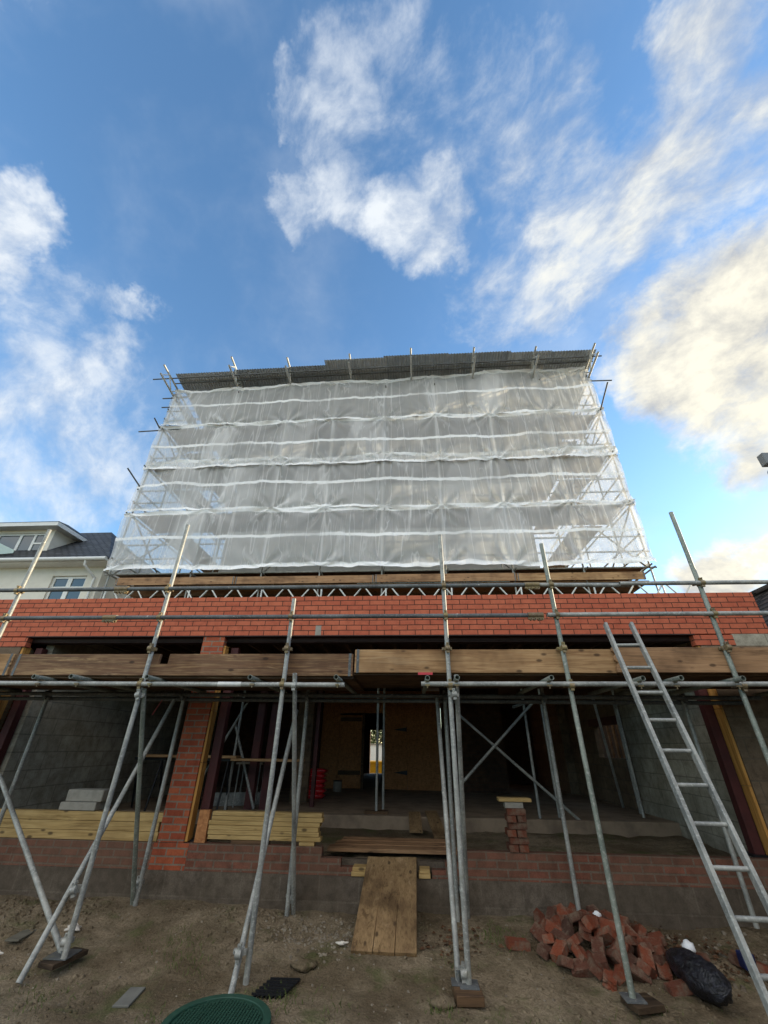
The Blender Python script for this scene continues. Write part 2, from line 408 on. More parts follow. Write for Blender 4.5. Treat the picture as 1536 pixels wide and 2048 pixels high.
BLOBS = [(0.602,0.539,0.617,0.14,1.4),(0.594,0.455,0.663,0.128,1.4),(0.635,0.593,0.495,0.1,1.2),(0.548,0.633,0.547,0.07,0.6),(0.478,0.525,0.705,0.06,0.6),(0.506,0.592,0.628,0.075,0.8),(0.599,0.754,0.27,0.062,1.4),(0.557,0.782,0.281,0.04,0.8),(0.448,0.179,0.876,0.076,0.9),(0.457,0.239,0.857,0.067,0.9),(0.521,0.269,0.81,0.081,0.85),(0.462,0.32,0.827,0.089,0.95),(0.415,0.368,0.832,0.113,1.0),(0.345,0.395,0.851,0.1,0.95),(0.46,0.374,0.805,0.068,1.0),(0.379,0.475,0.794,0.086,0.65),(0.269,0.452,0.851,0.12,0.65),(0.188,0.398,0.898,0.116,0.67),(0.209,0.501,0.84,0.092,0.6),(0.045,0.431,0.901,0.103,1.24),(-0.08,0.362,0.929,0.068,0.7),(-0.035,0.273,0.961,0.118,0.57),(0.09,0.323,0.942,0.118,0.62),(0.172,0.274,0.946,0.083,0.56),(0.246,0.209,0.947,0.05,0.56),(0.229,0.317,0.92,0.077,0.56),(-0.18,0.245,0.953,0.046,0.57),(-0.181,0.387,0.904,0.06,0.43),(0.207,0.584,0.785,0.054,0.5),(0.16,0.504,0.849,0.093,0.6),(-0.617,0.268,0.74,0.051,0.84),(-0.654,0.296,0.696,0.055,0.84),(-0.529,0.143,0.837,0.053,0.25),(-0.519,0.2,0.831,0.035,0.23),(-0.621,0.387,0.681,0.082,0.5),(-0.55,0.404,0.731,0.043,0.44),(-0.673,0.461,0.578,0.089,0.58),(-0.621,0.533,0.575,0.11,0.6),(-0.683,0.544,0.487,0.133,0.76),(-0.594,0.61,0.525,0.073,0.68),(-0.701,0.597,0.389,0.111,0.64),(-0.584,0.482,0.653,0.063,0.36),(0.61,0.716,0.339,0.046,0.5),(0.574,0.748,0.333,0.04,0.45)]
SKY_STRENGTH = .15
def build_world():
    w = bpy.data.worlds.new('World'); sc.world = w; w.use_nodes = True
    s = NT.__new__(NT); s.t = w.node_tree; s.t.nodes.clear()
    out = s.n('ShaderNodeOutputWorld'); bg = s.n('ShaderNodeBackground', Strength=SKY_STRENGTH)
    sky = s.n('ShaderNodeTexSky', _sky_type='NISHITA', _sun_disc=False, _sun_elevation=SUN_EL, _sun_rotation=SUN_AZ, _altitude=50.0, _air_density=1.0, _dust_density=.25, _ozone_density=2.0)
    D = s.n('ShaderNodeTexCoord').outputs['Generated']
    def dot(v, src=None):
        nd = s.n('ShaderNodeVectorMath', _operation='DOT_PRODUCT'); s.l(src or D, nd.inputs[0]); nd.inputs[1].default_value = v
        return nd.outputs['Value']
    # large soft swirls push the cloud edges about, then fine billows
    wn = s.n('ShaderNodeTexNoise', Scale=2.6, Detail=3.0, Roughness=.5); s.l(D, wn.inputs['Vector'])
    w1 = s.n('ShaderNodeVectorMath', _operation='SUBTRACT'); s.l(wn.outputs['Color'], w1.inputs[0]); w1.inputs[1].default_value = (.5, .5, .5)
    w2 = s.n('ShaderNodeVectorMath', _operation='SCALE'); s.l(w1.outputs[0], w2.inputs[0]); w2.inputs['Scale'].default_value = .16
    WD = s.n('ShaderNodeVectorMath', _operation='ADD'); s.l(D, WD.inputs[0]); s.l(w2.outputs[0], WD.inputs[1])
    mn = s.n('ShaderNodeTexNoise', Scale=4.5, Detail=6.0, Roughness=.62); s.l(D, mn.inputs['Vector'])
    m1 = s.n('ShaderNodeVectorMath', _operation='SUBTRACT'); s.l(mn.outputs['Color'], m1.inputs[0]); m1.inputs[1].default_value = (.5, .5, .5)
    m2 = s.n('ShaderNodeVectorMath', _operation='SCALE'); s.l(m1.outputs[0], m2.inputs[0]); m2.inputs['Scale'].default_value = .30
    m3 = s.n('ShaderNodeVectorMath', _operation='ADD'); s.l(D, m3.inputs[0]); s.l(m2.outputs[0], m3.inputs[1])
    MD = s.n('ShaderNodeVectorMath', _operation='NORMALIZE'); s.l(m3.outputs[0], MD.inputs[0])
    mask = None
    for x, y, z, r, wt in BLOBS:
        v = Vector((x, y, z)).normalized()
        nd = s.t.nodes.new('ShaderNodeMapRange'); nd.interpolation_type = 'SMOOTHSTEP'
        nd.inputs['From Min'].default_value = math.cos(r * 1.7); nd.inputs['From Max'].default_value = math.cos(r * .05)
        nd.inputs['To Max'].default_value = wt
        s.l(dot(v, MD.outputs[0]), nd.inputs['Value'])
        mask = nd.outputs[0] if mask is None else s.math('SMOOTH_MAX', mask, nd.outputs[0], .08)
    # a tall bank of unseen cloud added behind the camera to light the facade
    fill_bank = s.math('MULTIPLY', s.ramp(dot(Vector((-.25, -.92, .3)).normalized()), .10, .6), s.ramp(dot((0, 0, 1)), .12, .36))
    mask = s.math('MAXIMUM', mask, fill_bank)
    def fbm(v, sc_, det, ro):
        nd = s.n('ShaderNodeTexNoise', Scale=sc_, Detail=det, Roughness=ro, Distortion=0.0); s.l(v, nd.inputs['Vector']); return nd.outputs['Fac']
    axv = Vector((.66, -.74, -.08)).normalized()
    sd = s.n('ShaderNodeVectorMath', _operation='SCALE'); sd.inputs[0].default_value = axv; s.l(s.math('MULTIPLY', dot(axv, WD.outputs[0]), -.34), sd.inputs['Scale'])
    SD = s.n('ShaderNodeVectorMath', _operation='ADD'); s.l(WD.outputs[0], SD.inputs[0]); s.l(sd.outputs[0], SD.inputs[1])
    f1 = fbm(SD.outputs[0], 6.0, 10.0, .62)
    off = s.n('ShaderNodeVectorMath', _operation='ADD'); s.l(SD.outputs[0], off.inputs[0]); off.inputs[1].default_value = tuple(sdir * .028 + Vector((0, 0, .016)))
    f2 = fbm(off.outputs[0], 6.0, 7.0, .62)
    dens = s.math('ADD', s.math('MULTIPLY', mask, .95), s.math('MULTIPLY', s.math('SUBTRACT', f1, .5), 2.5))
    cover = s.ramp(dens, .20, 1.30)
    thin = s.math('MULTIPLY', s.ramp(fbm(WD.outputs[0], 2.2, 6.0, .6), .46, .75), .22)
    cover = s.math('MAXIMUM', s.math('MULTIPLY', cover, s.ramp(mask, .02, .35)), thin)
    lit = s.math('ADD', .62, s.math('ADD', s.math('MULTIPLY', s.math('SUBTRACT', f1, f2), 4.2), s.math('MULTIPLY', s.math('SUBTRACT', f1, .52), 1.2)), clamp=True)
    warm = s.ramp(dot(sdir), .30, .95)
    k = 1.0 / SKY_STRENGTH
    white = s.mix(warm, (.66 * k, .70 * k, .74 * k, 1), (.80 * k, .76 * k, .63 * k, 1))
    grey = s.mix(warm, (.40 * k, .47 * k, .58 * k, 1), (.42 * k, .42 * k, .41 * k, 1))
    cc = s.mix(lit, grey, white)
    cc = s.mix(fill_bank, cc, (1.66 * k, 1.58 * k, 1.46 * k, 1))
    gm = s.n('ShaderNodeHueSaturation', Hue=.499, Saturation=1.12, Value=1.74); s.l(sky.outputs[0], gm.inputs['Color'])
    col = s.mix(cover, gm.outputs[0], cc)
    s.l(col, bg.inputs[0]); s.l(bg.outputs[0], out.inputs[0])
    w.cycles.sampling_method = 'MANUAL'; w.cycles.sample_map_resolution = 512
build_world()

# ------------------------------------------------------------------ ground
def gz(x, y):
    t = max(0.0, min(1.0, (y - 4.6) / 1.3)); t = t * t * (3 - 2 * t)
    z = -.055 + .12 * t + .03 * max(-1, min(1, -x / 4.0))
    if y > 6.2: z -= min(.3, (y - 6.2) * .4)
    if 5.4 < y < 6.2: z += .05 * (y - 5.4) / .6 * (.5 + noise.noise((x * 1.3, 2, 8)))
    near = max(0, 1 - max(abs(x) - 7, 0) / 6) * max(0, 1 - max(1.5 - y, y - 7, 0) / 4)
    z += near * (.035 * noise.noise((x * .7 + 4, y * .9, 5)) + .028 * noise.noise((x * 1.7, y * 1.7, 3)) + .016 * noise.noise((x * 5, y * 5, 9)) + .008 * noise.noise((x * 13, y * 13, 1)))
    return z
def build_ground():
    xs = [-600, -200, -80, -40, -20, -12] + [-8 + i * .055 for i in range(int(14.5 / .055))] + [7, 9, 14, 25, 60, 200, 600]
    ys = [-600, -200, -60, -20, -8, -2, 0, 1.2, 2.2] + [2.8 + i * .05 for i in range(int(3.4 / .05))] + [6.6, 8, 12, 16, 22, 30, 50, 120, 600]
    vs = [(x, y, gz(x, y)) for y in ys for x in xs]
    nx = len(xs)
    fs = [(j * nx + i, j * nx + i + 1, (j + 1) * nx + i + 1, (j + 1) * nx + i) for j in range(len(ys) - 1) for i in range(nx - 1)]
    m = MB(); m.add(vs, fs, True); o = m.build('ground', M['soil']); tag(o, kind='structure')
build_ground()

# stones and grass: stuff nobody could count
def build_stuff():
    m = MB()
    for i in range(900):
        if i < 260: x, y, s_ = rnd.gauss(-.95, .30), rnd.gauss(5.45, .2), rnd.uniform(.004, .02)
        elif i < 420: x, y, s_ = rnd.gauss(2.4, .6), rnd.gauss(5.5, .25), rnd.uniform(.01, .03)
        else: x, y, s_ = rnd.uniform(-4.5, 4), rnd.uniform(3.0, 5.9), rnd.uniform(.004, .014)
        if y > 5.9: continue
        z = gz(x, y)
        Mx = Matrix.Rotation(rnd.uniform(0, 6), 3, 'Z') @ Matrix.Rotation(rnd.uniform(-.6, .6), 3, 'X')
        vs = [Vector((x, y, z + s_ * .2)) + Mx @ Vector(p) * s_ * rnd.uniform(.7, 1.2) for p in ((-1, -.6, -.4), (1, -.7, -.4), (.8, .8, -.4), (-.9, .7, -.4), (-.5, -.5, .5), (.6, -.3, .6), (.4, .5, .5), (-.6, .4, .45))]
        m.add(vs, [(0, 3, 2, 1), (4, 5, 6, 7), (0, 1, 5, 4), (1, 2, 6, 5), (2, 3, 7, 6), (3, 0, 4, 7)])
    tag(m.build('gravel', M['stone']), 'pale stone chips and rubble crumbs scattered over the bare soil', 'gravel', kind='stuff')
    cr_ = MB()
    for i in range(2600):
        x, y = rnd.uniform(-4.6, 3.9), rnd.uniform(3.2, 5.93) if i % 3 else 5.9 - abs(rnd.gauss(0, .35))
        k_ = noise.noise((x * .9, y * .9, 7))
        if k_ < -.05 and i % 4: continue
        s_ = rnd.uniform(.006, .022) * (1 + max(0, k_)); z = gz(x, y)
        Mx = Matrix.Rotation(rnd.uniform(0, 6), 3, 'Z')
        vs = [Vector((x, y, z + s_ * .1)) + Mx @ Vector(p) * s_ * rnd.uniform(.7, 1.25) for p in ((-1, -.6, -.4), (1, -.7, -.4), (.8, .8, -.4), (-.9, .7, -.4), (-.5, -.5, .4), (.6, -.3, .5), (.4, .5, .4), (-.6, .4, .38))]
        cr_.add(vs, [(0, 3, 2, 1), (4, 5, 6, 7), (0, 1, 5, 4), (1, 2, 6, 5), (2, 3, 7, 6), (3, 0, 4, 7)], True)
    tag(cr_.build('soil_crumbs', M['soil']), 'brown crumbs and clods of earth strewn over the trodden ground', 'soil', kind='stuff')
    g = MB()
    tufts = [(.78, 5.55, .22, 240), (-2.3, 5.2, .3, 160), (-2.0, 4.9, .25, 120), (-1.1, 4.5, .25, 160), (-.6, 4.4, .2, 60), (.15, 4.5, .12, 90), (.72, 4.35, .2, 60), (1.9, 4.2, .5, 300), (2.5, 4.3, .35, 200), (-2.9, 4.3, .4, 160), (1.2, 4.3, .3, 80), (-1.9, 4.1, .25, 90), (.3, 5.2, .15, 50)]
    for cx, cy, rr, k in tufts:
        for i in range(k):
            x, y = rnd.gauss(cx, rr * .5), rnd.gauss(cy, rr * .5)
            if y > 5.92: continue
            z = gz(x, y); h = rnd.uniform(.015, .05); a = rnd.uniform(0, 6.28); w = .003
            dx, dy = math.cos(a), math.sin(a); lx, ly = rnd.uniform(-.03, .03), rnd.uniform(-.03, .03)
            g.add([(x - dx * w, y - dy * w, z), (x + dx * w, y + dy * w, z), (x + lx * .5 + dx * w * .6, y + ly * .5 + dy * w * .6, z + h * .6), (x + lx, y + ly, z + h)], [(0, 1, 2), (0, 2, 3)])
    tag(g.build('grass', M['grass']), 'thin weedy grass growing in patches on the trodden soil', 'grass', kind='stuff')
    # fallen leaves by the wall foot
    l = MB()
    for i in range(420):
        cx, cy = rnd.choice([(2.05, 5.8), (2.5, 5.55), (.35, 5.45), (2.8, 5.3)])
        x, y = rnd.gauss(cx, .22), min(5.93, rnd.gauss(cy, .13)); z = gz(x, y) + rnd.uniform(.004, .04); s_ = rnd.uniform(.015, .035)
        Mx = Matrix.Rotation(rnd.uniform(0, 6), 3, 'Z') @ Matrix.Rotation(rnd.uniform(-.7, .7), 3, 'X')
        l.add([Vector((x, y, z)) + Mx @ Vector(p) * s_ for p in ((-1, 0, 0), (0, -.6, .2), (1, 0, 0), (0, .6, .2))], [(0, 1, 2), (0, 2, 3)])
    tag(l.build('fallen_leaves', plain('dead_leaf', '5c3f28', .8, var=.6, sc_=40, dark='24160c')), 'dead brown leaves drifted along the foot of the wall', 'leaves', kind='stuff')
build_stuff()

# ------------------------------------------------------------------ the extension under construction
YF = 6.0
ext = thing('brick_extension', 'half built flat roofed red brick extension with open front and bare blockwork inside', 'building', (0, YF, 0))
XL, XR = -7.2, 4.93
# front brick band above the opening
MB().box(XL, XR, YF, YF + .1025, 3.06, 3.65).build('brick_band', M['band_brick'], ext, bevel=.003)
MB().box(XL + .01, XR - .01, YF + .15, YF + .25, 3.10, 3.62).build('inner_leaf', M['block'], ext)
# pressed steel lintel showing under the band
ml = MB(); ml.box(-5.9, 3.92, YF - .012, YF + .09, 3.046, 3.0585); ml.box(-5.9, 3.92, YF + .095, YF + .11, 3.0, 3.0585); ml.box(-5.9, 3.92, YF + .112, YF + .26, 2.985, 3.0)
ml.build('steel_lintel', M['steel_lintel'], ext)
# mortar patch on the band
MB().box(-1.42, -1.335, YF - .004, YF + .01, 3.06, 3.20).build('mortar_patch', M['cement'], ext)
# brick pier in the middle
MB().box(-3.10, -2.775, YF, YF + .1025, .6305, 3.045).build('brick_pier', M['pier_brick'], ext, bevel=.003)
# end piers: brick heads toothed into blockwork
MB().box(3.90, 4.42, YF, YF + .1025, 2.905, 3.045).build('brick_pier_head', M['band_brick'], ext)
MB().box(4.42, XR, YF + .004, YF + .10, 2.86, 3.058).build('block_infill', M['block'], ext)
MB().box(3.96, XR, YF + .003, YF + .25, .38, 2.90).build('block_pier', M['block_brown'], ext)
MB().box(-6.32, -5.88, YF, YF + .1025, 2.905, 3.045).build('brick_pier_head', M['band_brick'], ext)
MB().box(XL, -6.32, YF + .004, YF + .10, 2.86, 3.058).build('block_infill', M['block'], ext)
MB().box(XL, -5.93, YF + .003, YF + .25, .38, 2.90).build('block_pier', M['block_brown'], ext)
# timber closers and red oxide posts at the reveals
def reveal(xc, sgn, tz):
    z = tz
    while z < 2.9:
        h = min(rnd.uniform(.45, .85), 2.92 - z)
        MB().box(xc, xc + sgn * .032, YF + .02, YF + .145 + rnd.uniform(-.01, .01), z, z + h - .006).build('timber_closer', M['wood_closer'], ext) if sgn > 0 else MB().box(xc + sgn * .032, xc, YF + .02, YF + .145 + rnd.uniform(-.01, .01), z, z + h - .006).build('timber_closer', M['wood_closer'], ext)
        z += h
reveal(-2.772, 1, .64); reveal(-5.925, 1, .64); reveal(3.955, -1, .64)
for x in (-2.70, -5.80, 3.80):
    MB().box(x, x + .11, YF + .13, YF + .24, .63, 2.91).build('steel_post', M['red_oxide'], ext, bevel=.004)
    MB().box(x - .06, x + .17, YF + .08, YF + .30, .632, .65).build('base_plate', M['black'], ext)
# foundation blocks and brick plinth with a gap for the ramp
MB().box(XL, XR, YF - .012, YF + .24, -.4, .38).build('foundation_wall', M['foundation'], ext)
pl = MB()
pl.box(XL, -.72, YF, YF + .1025, .3802, .455); pl.box(XL, -.87, YF, YF + .1025, .455, .53); pl.box(XL, -1.10, YF, YF + .1025, .53, .63)
MB().box(-3.13, -2.70, YF - .004, YF + .05, .3805, .628).build('brick_pier_foot', M['pier_brick'], ext)
pl.build('brick_plinth', M['plinth_brick'], ext)
pr = MB()
pr.box(.17, XR - .002, YF, YF + .1025, .3802, .455); pr.box(.32, XR - .002, YF, YF + .1025, .455, .53); pr.box(.47, XR - .002, YF, YF + .1025, .53, .63)
pr.build('brick_plinth', M['plinth_brick'], ext)
MB().box(XL, XR - .01, YF + .15, YF + .24, .381, .50).build('inner_plinth', M['foundation'], ext)
# inside: soil strip, concrete slab, walls
sf = MB(); n_ = 60
sv = [(-6 + 10.6 * i / n_, YF + .235 + (2.5) * j / 12, .47 + .05 * noise.noise((i * .5, j * .7, 2)) + .012 * noise.noise((i * 2.1, j * 2.3, 5))) for j in range(13) for i in range(n_ + 1)]
sf.add(sv, [(j * (n_ + 1) + i, j * (n_ + 1) + i + 1, (j + 1) * (n_ + 1) + i + 1, (j + 1) * (n_ + 1) + i) for j in range(12) for i in range(n_)], True)
sf.build('earth_fill', M['soil'], ext)
MB().box(-5.63, 5.2, 8.4, 21.0, .2, .65).build('concrete_slab', M['slab'], ext, bevel=.01)
MB().box(-5.76, -5.63, 6.26, 13.2, .3, 3.2).build('block_wall', M['block'], ext)
MB().box(-6.95, -6.85, 6.3, 13.2, .3, 3.5).build('outer_leaf', M['pier_brick'], ext)
# right wall with a window hole (Y 9.75..11.1, Z 1.5..2.12)
rw = MB(); rw.box(4.2, 4.32, 6.26, 9.5, .3, 3.2); rw.build('block_wall', M['block'], ext)
rw = MB(); rw.box(4.21, 4.33, 9.5, 9.75, .3, 3.2); rw.box(4.21, 4.33, 11.1, 13.2, .3, 3.2); rw.box(4.21, 4.33, 9.75, 11.1, .3, 1.5); rw.box(4.21, 4.33, 9.75, 11.1, 2.27, 3.2)
rw.build('block_wall', M['block_brown'], ext)
MB().box(4.19, 4.34, 9.5, 11.3, 2.12, 2.27).build('window_lintel', M['red_oxide'], ext)
MB().box(XR - .1, XR - .002, 6.26, 9.3, .3, 3.6).build('outer_leaf', M['pier_brick'], ext)
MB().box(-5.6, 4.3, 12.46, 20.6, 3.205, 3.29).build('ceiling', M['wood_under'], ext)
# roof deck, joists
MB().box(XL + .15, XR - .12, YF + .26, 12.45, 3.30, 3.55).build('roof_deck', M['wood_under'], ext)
for k in range(25):
    x = -5.1 + k * .4
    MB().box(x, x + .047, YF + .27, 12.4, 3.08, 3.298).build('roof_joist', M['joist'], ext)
MB().box(-5.62, 4.2, 8.7, 8.85, 2.85, 3.08).build('steel_beam', M['red_oxide'], ext)
# steel columns inside (paired H sections)
for x in (-3.02, -2.74):
    c = MB(); c.box(x - .07, x + .07, 8.8, 8.812, .65, 2.85); c.box(x - .07, x + .07, 8.938, 8.95, .65, 2.85); c.box(x - .005, x + .005, 8.8121, 8.9379, .65, 2.85)
    c.build('steel_column', M['red_oxide'], ext)
c = MB(); c.box(-2.0, -1.93, 9.3, 9.42, .65, 2.9); c.build('steel_column', M['red_oxide'], ext)
# dividing walls behind
MB().box(-2.55, -2.2, 9.9, 10.05, .65, 3.1).build('block_nib', M['block_brown'], ext)
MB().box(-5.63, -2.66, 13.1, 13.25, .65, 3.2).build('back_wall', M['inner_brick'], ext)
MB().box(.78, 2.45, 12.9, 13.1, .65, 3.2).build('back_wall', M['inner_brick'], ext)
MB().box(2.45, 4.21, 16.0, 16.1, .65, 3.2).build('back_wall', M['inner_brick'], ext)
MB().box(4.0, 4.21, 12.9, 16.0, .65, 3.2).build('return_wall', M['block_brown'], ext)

# ------------------------------------------------------------------ OSB hoarding with a doorway
osb = thing('board_partition', 'orange brown chipboard partition with an open door leaf at the back of the extension', 'partition', (-1, 13.2, .65))
for x0, x1 in ((-2.66, -2.14), (-.20, .78)):
    MB().box(x0, x1, 13.2, 13.218, .65, 3.1).build('board_panel', M['osb'], osb)
MB().box(-2.14, -.20, 13.2, 13.218, 2.5, 3.1).build('board_panel', M['osb'], osb)
MB().box(-.865, -.2045, 13.19, 13.208, .66, 2.5).build('board_panel', M['osb'], osb)
for z0 in (1.02, 2.06):
    m = MB(); m.prism([(-.58, z0 + .02), (-.2045, z0 - .03), (-.2045, z0 + .08)], 'y', 13.170, 13.187); m.build('hinge', M['black'], osb)
dl = MB().box(-2.12, -1.475, 13.10, 13.14, .67, 2.44).build('door', M['osb'], osb)
for z0, z1 in ((.98, 1.08), (2.28, 2.38)): MB().box(-2.10, -1.49, 13.075, 13.097, z0, z1).build('door_batten', M['wood_under'], dl)
MB().box(-1.47, -1.40, 13.06, 13.20, .65, 2.5).build('door_post', M['wood_under'], osb)
# the old house's hall beyond
# ------------------------------------------------------------------ the old house
house = thing('sheeted_house', 'tall grey rendered house hidden behind white scaffold sheeting above the extension', 'house', (-1.5, 12.5, 0))
hw = MB(); HX0, HX1, HY = -6.5, 4.2, 12.55
def wall_xz(m, x0, x1, z0, z1, y0, y1, holes):
    xs = sorted({x0, x1} | {h[0] for h in holes} | {h[1] for h in holes}); zs = sorted({z0, z1} | {h[2] for h in holes} | {h[3] for h in holes})
    for i in range(len(xs) - 1):
        for j in range(len(zs) - 1):
            cx, cz = (xs[i] + xs[i + 1]) / 2, (zs[j] + zs[j + 1]) / 2
            if any(h[0] < cx < h[1] and h[2] < cz < h[3] for h in holes): continue
            m.box(xs[i], xs[i + 1], y0, y1, zs[j], zs[j + 1])
wins = []
wall_xz(hw, HX0, HX1, 3.3, 11.2, HY, HY + .3, wins)
hw.box(HX0, HX0 + .3, HY + .3, 21, 3.3, 11.2); hw.box(HX1 - .3, HX1, HY + .3, 21, 3.3, 11.2); hw.box(HX0, HX1, 20.7, 21, 3.3, 11.2)
hw.build('wall', M['render_grey'], house)
for x0, x1, z0, z1 in wins:
    f = MB(); f.box(x0, x1, HY + .1, HY + .16, z0, z0 + .08); f.box(x0, x1, HY + .1, HY + .16, z1 - .08, z1); f.box(x0, x0 + .08, HY + .1, HY + .16, z0 + .08, z1 - .08); f.box(x1 - .08, x1, HY + .1, HY + .16, z0 + .08, z1 - .08); f.box((x0 + x1) / 2 - .04, (x0 + x1) / 2 + .04, HY + .1, HY + .16, z0 + .08, z1 - .08)
    fo = f.build('window', M['upvc'], house); MB().box(x0 + .02, x1 - .02, HY + .125, HY + .135, z0 + .02, z1 - .02).build('pane', M['pane'], fo)
rf = MB(); e = .35
rf.add([(HX0 - e, HY - e, 11.15), (HX1 + e, HY - e, 11.15), (HX1 + e, 21 + e, 11.15), (HX0 - e, 21 + e, 11.15), (-3.0, 16.8, 12.5), (.2, 16.8, 12.5)], [(0, 1, 5, 4), (1, 2, 5), (2, 3, 4, 5), (3, 0, 4), (3, 2, 1, 0)])
rf.build('roof', M['slate'], house)
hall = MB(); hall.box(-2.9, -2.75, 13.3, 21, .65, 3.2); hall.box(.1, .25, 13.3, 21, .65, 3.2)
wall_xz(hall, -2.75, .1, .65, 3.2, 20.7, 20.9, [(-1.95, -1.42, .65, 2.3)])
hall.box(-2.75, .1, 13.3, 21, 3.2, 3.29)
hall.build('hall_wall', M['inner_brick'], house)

# street beyond the hall
sk = thing('yellow_skip', 'yellow steel skip glimpsed through the doorway beyond the dark hall', 'skip', (-2.4, 24, 0))
m = MB(); m.prism([(-4.2, .95), (-3.4, -.05), (-1.5, -.05), (-.7, .95)], 'y', 23.4, 24.9); m.build('body', M['yellow'], sk)
m = MB(); m.box(-4.25, -.65, 23.35, 24.95, .95, 1.02); m.build('rim', M['yellow'], sk)
ww = thing('garden_wall', 'bright white rendered street wall behind the yellow skip', 'wall', (-2.4, 30, 0))
MB().box(-9, 5, 30, 30.2, -.3, 1.75).build('wall', M['white_wall'], ww); MB().box(-9.05, 5.05, 29.95, 30.25, 1.75, 1.83).build('coping', M['cement'], ww)

def tree(name, label, x, y, z0, h, cr, nleaf, seed, cz=.65, group=None):
    rr = random.Random(seed)
    t = thing(name, label, 'tree', (x, y, z0), group)
    b = MB(); b.tube((x, y, z0), (x + .1, y, z0 + h * .45), .13, 8, False)
    pts = []
    for k in range(11):
        a = rr.uniform(0, 6.28); l = rr.uniform(.4, .9) * cr
        p1 = Vector((x + math.cos(a) * l, y + math.sin(a) * l, z0 + h * rr.uniform(.55, .95)))
        b.tube((x + .05, y, z0 + h * rr.uniform(.25, .45)), p1, .04, 6, False); pts.append(p1)
    b.build('trunk', M['bark'], t)
    l = MB()
    for i in range(nleaf):
        c = rr.choice(pts) + Vector((rr.gauss(0, cr * .3), rr.gauss(0, cr * .3), rr.gauss(0, cr * .28)))
        Mx = Matrix.Rotation(rr.uniform(0, 6), 3, 'Z') @ Matrix.Rotation(rr.uniform(-1.2, 1.2), 3, 'X'); s_ = rr.uniform(.06, .14)
        l.add([c + Mx @ Vector(p) * s_ for p in ((-1, 0, 0), (0, -.6, 0), (1, 0, 0), (0, .6, 0))], [(0, 1, 2, 3)])
    l.build('crown', M['leaf'], t)
tree('street_tree', 'dark bare looking street tree seen through the doorway above the white wall', -3.0, 34, -.3, 4.6, 2.4, 6500, 5)

hb = MB(); hr2 = random.Random(3)  # leafy screen out of view, added to keep low sky off the interior
for i in range(5200):
    x = hr2.uniform(-34, 34); h = 3.6 + 1.6 * noise.noise((x * .22, 1, 1)); z = h * hr2.random() ** .8; y = -13 + hr2.gauss(0, 1.2) * (1 - z / (h + 3))
    Mx = Matrix.Rotation(hr2.uniform(0, 6), 3, 'Z') @ Matrix.Rotation(hr2.uniform(-1.3, 1.3), 3, 'X'); s_ = hr2.uniform(.2, .5)
    hb.add([Vector((x, y, z)) + Mx @ Vector(p) * s_ for p in ((-1, 0, 0), (0, -.7, 0), (1, 0, 0), (0, .7, 0))], [(0, 1, 2, 3)])
tag(hb.build('shade_hedge', M['leaf'], None), 'tall unseen hedge added behind the camera to darken the interior', 'hedge', kind='stuff')
# things inside --------------------------------------------------------------
def bag(cx, cy, z, w, d, h, seed, label):
    rr = random.Random(seed)
    t = thing('cement_bag', label, 'bag', (cx, cy, z), 'red bags stacked against the partition')
    m = MB(); nx, ny = 10, 7; vs = []
    for sgn in (1, -1):
        for j in range(ny + 1):
            for i in range(nx + 1):
                u, v = i / nx * 2 - 1, j / ny * 2 - 1
                k = (max(0, 1 - abs(u) ** 4) * max(0, 1 - abs(v) ** 4)) ** .5
                vs.append((cx + u * w / 2, cy + v * d / 2, z + h / 2 + sgn * h / 2 * k * (1 + .12 * noise.noise((u * 3 + seed, v * 3, sgn)))))
    n1 = (nx + 1) * (ny + 1); fs = []
    for j in range(ny):
        for i in range(nx):
            a = j * (nx + 1) + i
            fs.append((a, a + 1, a + nx + 2, a + nx + 1)); fs.append((n1 + a, n1 + a + nx + 1, n1 + a + nx + 2, n1 + a + 1))
    m.add(vs, fs, True); m.build('sack', M['bag_red'], t, weld=True)
    MB().box(cx - .10, cx + .10, cy - d * .47, cy - d * .45, z + h * .42, z + h * .62).build('printed_mark', M['bag_white'], t)
    MB().box(cx - w / 2 - .015, cx - w / 2 + .03, cy - d * .36, cy + d * .36, z + h * .2, z + h * .8).build('sealed_end', M['bag_black'], t)
for k, wd in enumerate(('bottom', 'second from the bottom', 'third from the bottom', 'third from the top', 'second from the top', 'topmost')):
    bag(-2.22 + (.0, .02, -.01, .015, -.005, .03)[k], 10.75, .652 + k * .092, .46, .32, .1, k + 3, 'red and black cement bag, %s of the stack beside the chipboard partition' % wd)
t = thing('paint_tub', 'small grey tub standing on the slab beside the red bags', 'tub', (-1.95, 12.3, .65))
MB().tube((-1.98, 12.4, .651), (-1.98, 12.4, .87), .11, 16, True).build('tub_body', M['cement'], t); MB().tube((-1.98, 12.4, .872), (-1.98, 12.4, .89), .118, 16, False).build('lid', M['black'], t)

# leaning short planks on the slab edge
for (x0, y0, z0, x1, y1, z1, lab) in ((.0, 7.9, .50, -.02, 8.55, .672, 'short brown plank leaning on the slab edge, shorter of two'), (.36, 7.5, .50, .26, 8.65, .675, 'longer brown plank sloping from the earth to the slab edge')):
    m = MB(); m.beam((x0, y0, z0 + .02), (x1, y1, z1 + .02), .2, .03); tag(m.build('short_plank', M['wood_ramp'], None, bevel=.003), lab, 'plank')
for k, y in enumerate((6.36, 6.6, 6.84)):
    m = MB(); m.box(-1.1 + k * .05, .52 - k * .06, y, y + .225, .527 + .003 * k, .565 + .003 * k)
    tag(m.build('walk_board', M['wood_mid'], None, bevel=.004), 'muddy board laid across the earth inside the opening, ' + ('next to the ramp', 'middle one', 'nearest the slab')[k], 'board', 'boards laid inside the opening')
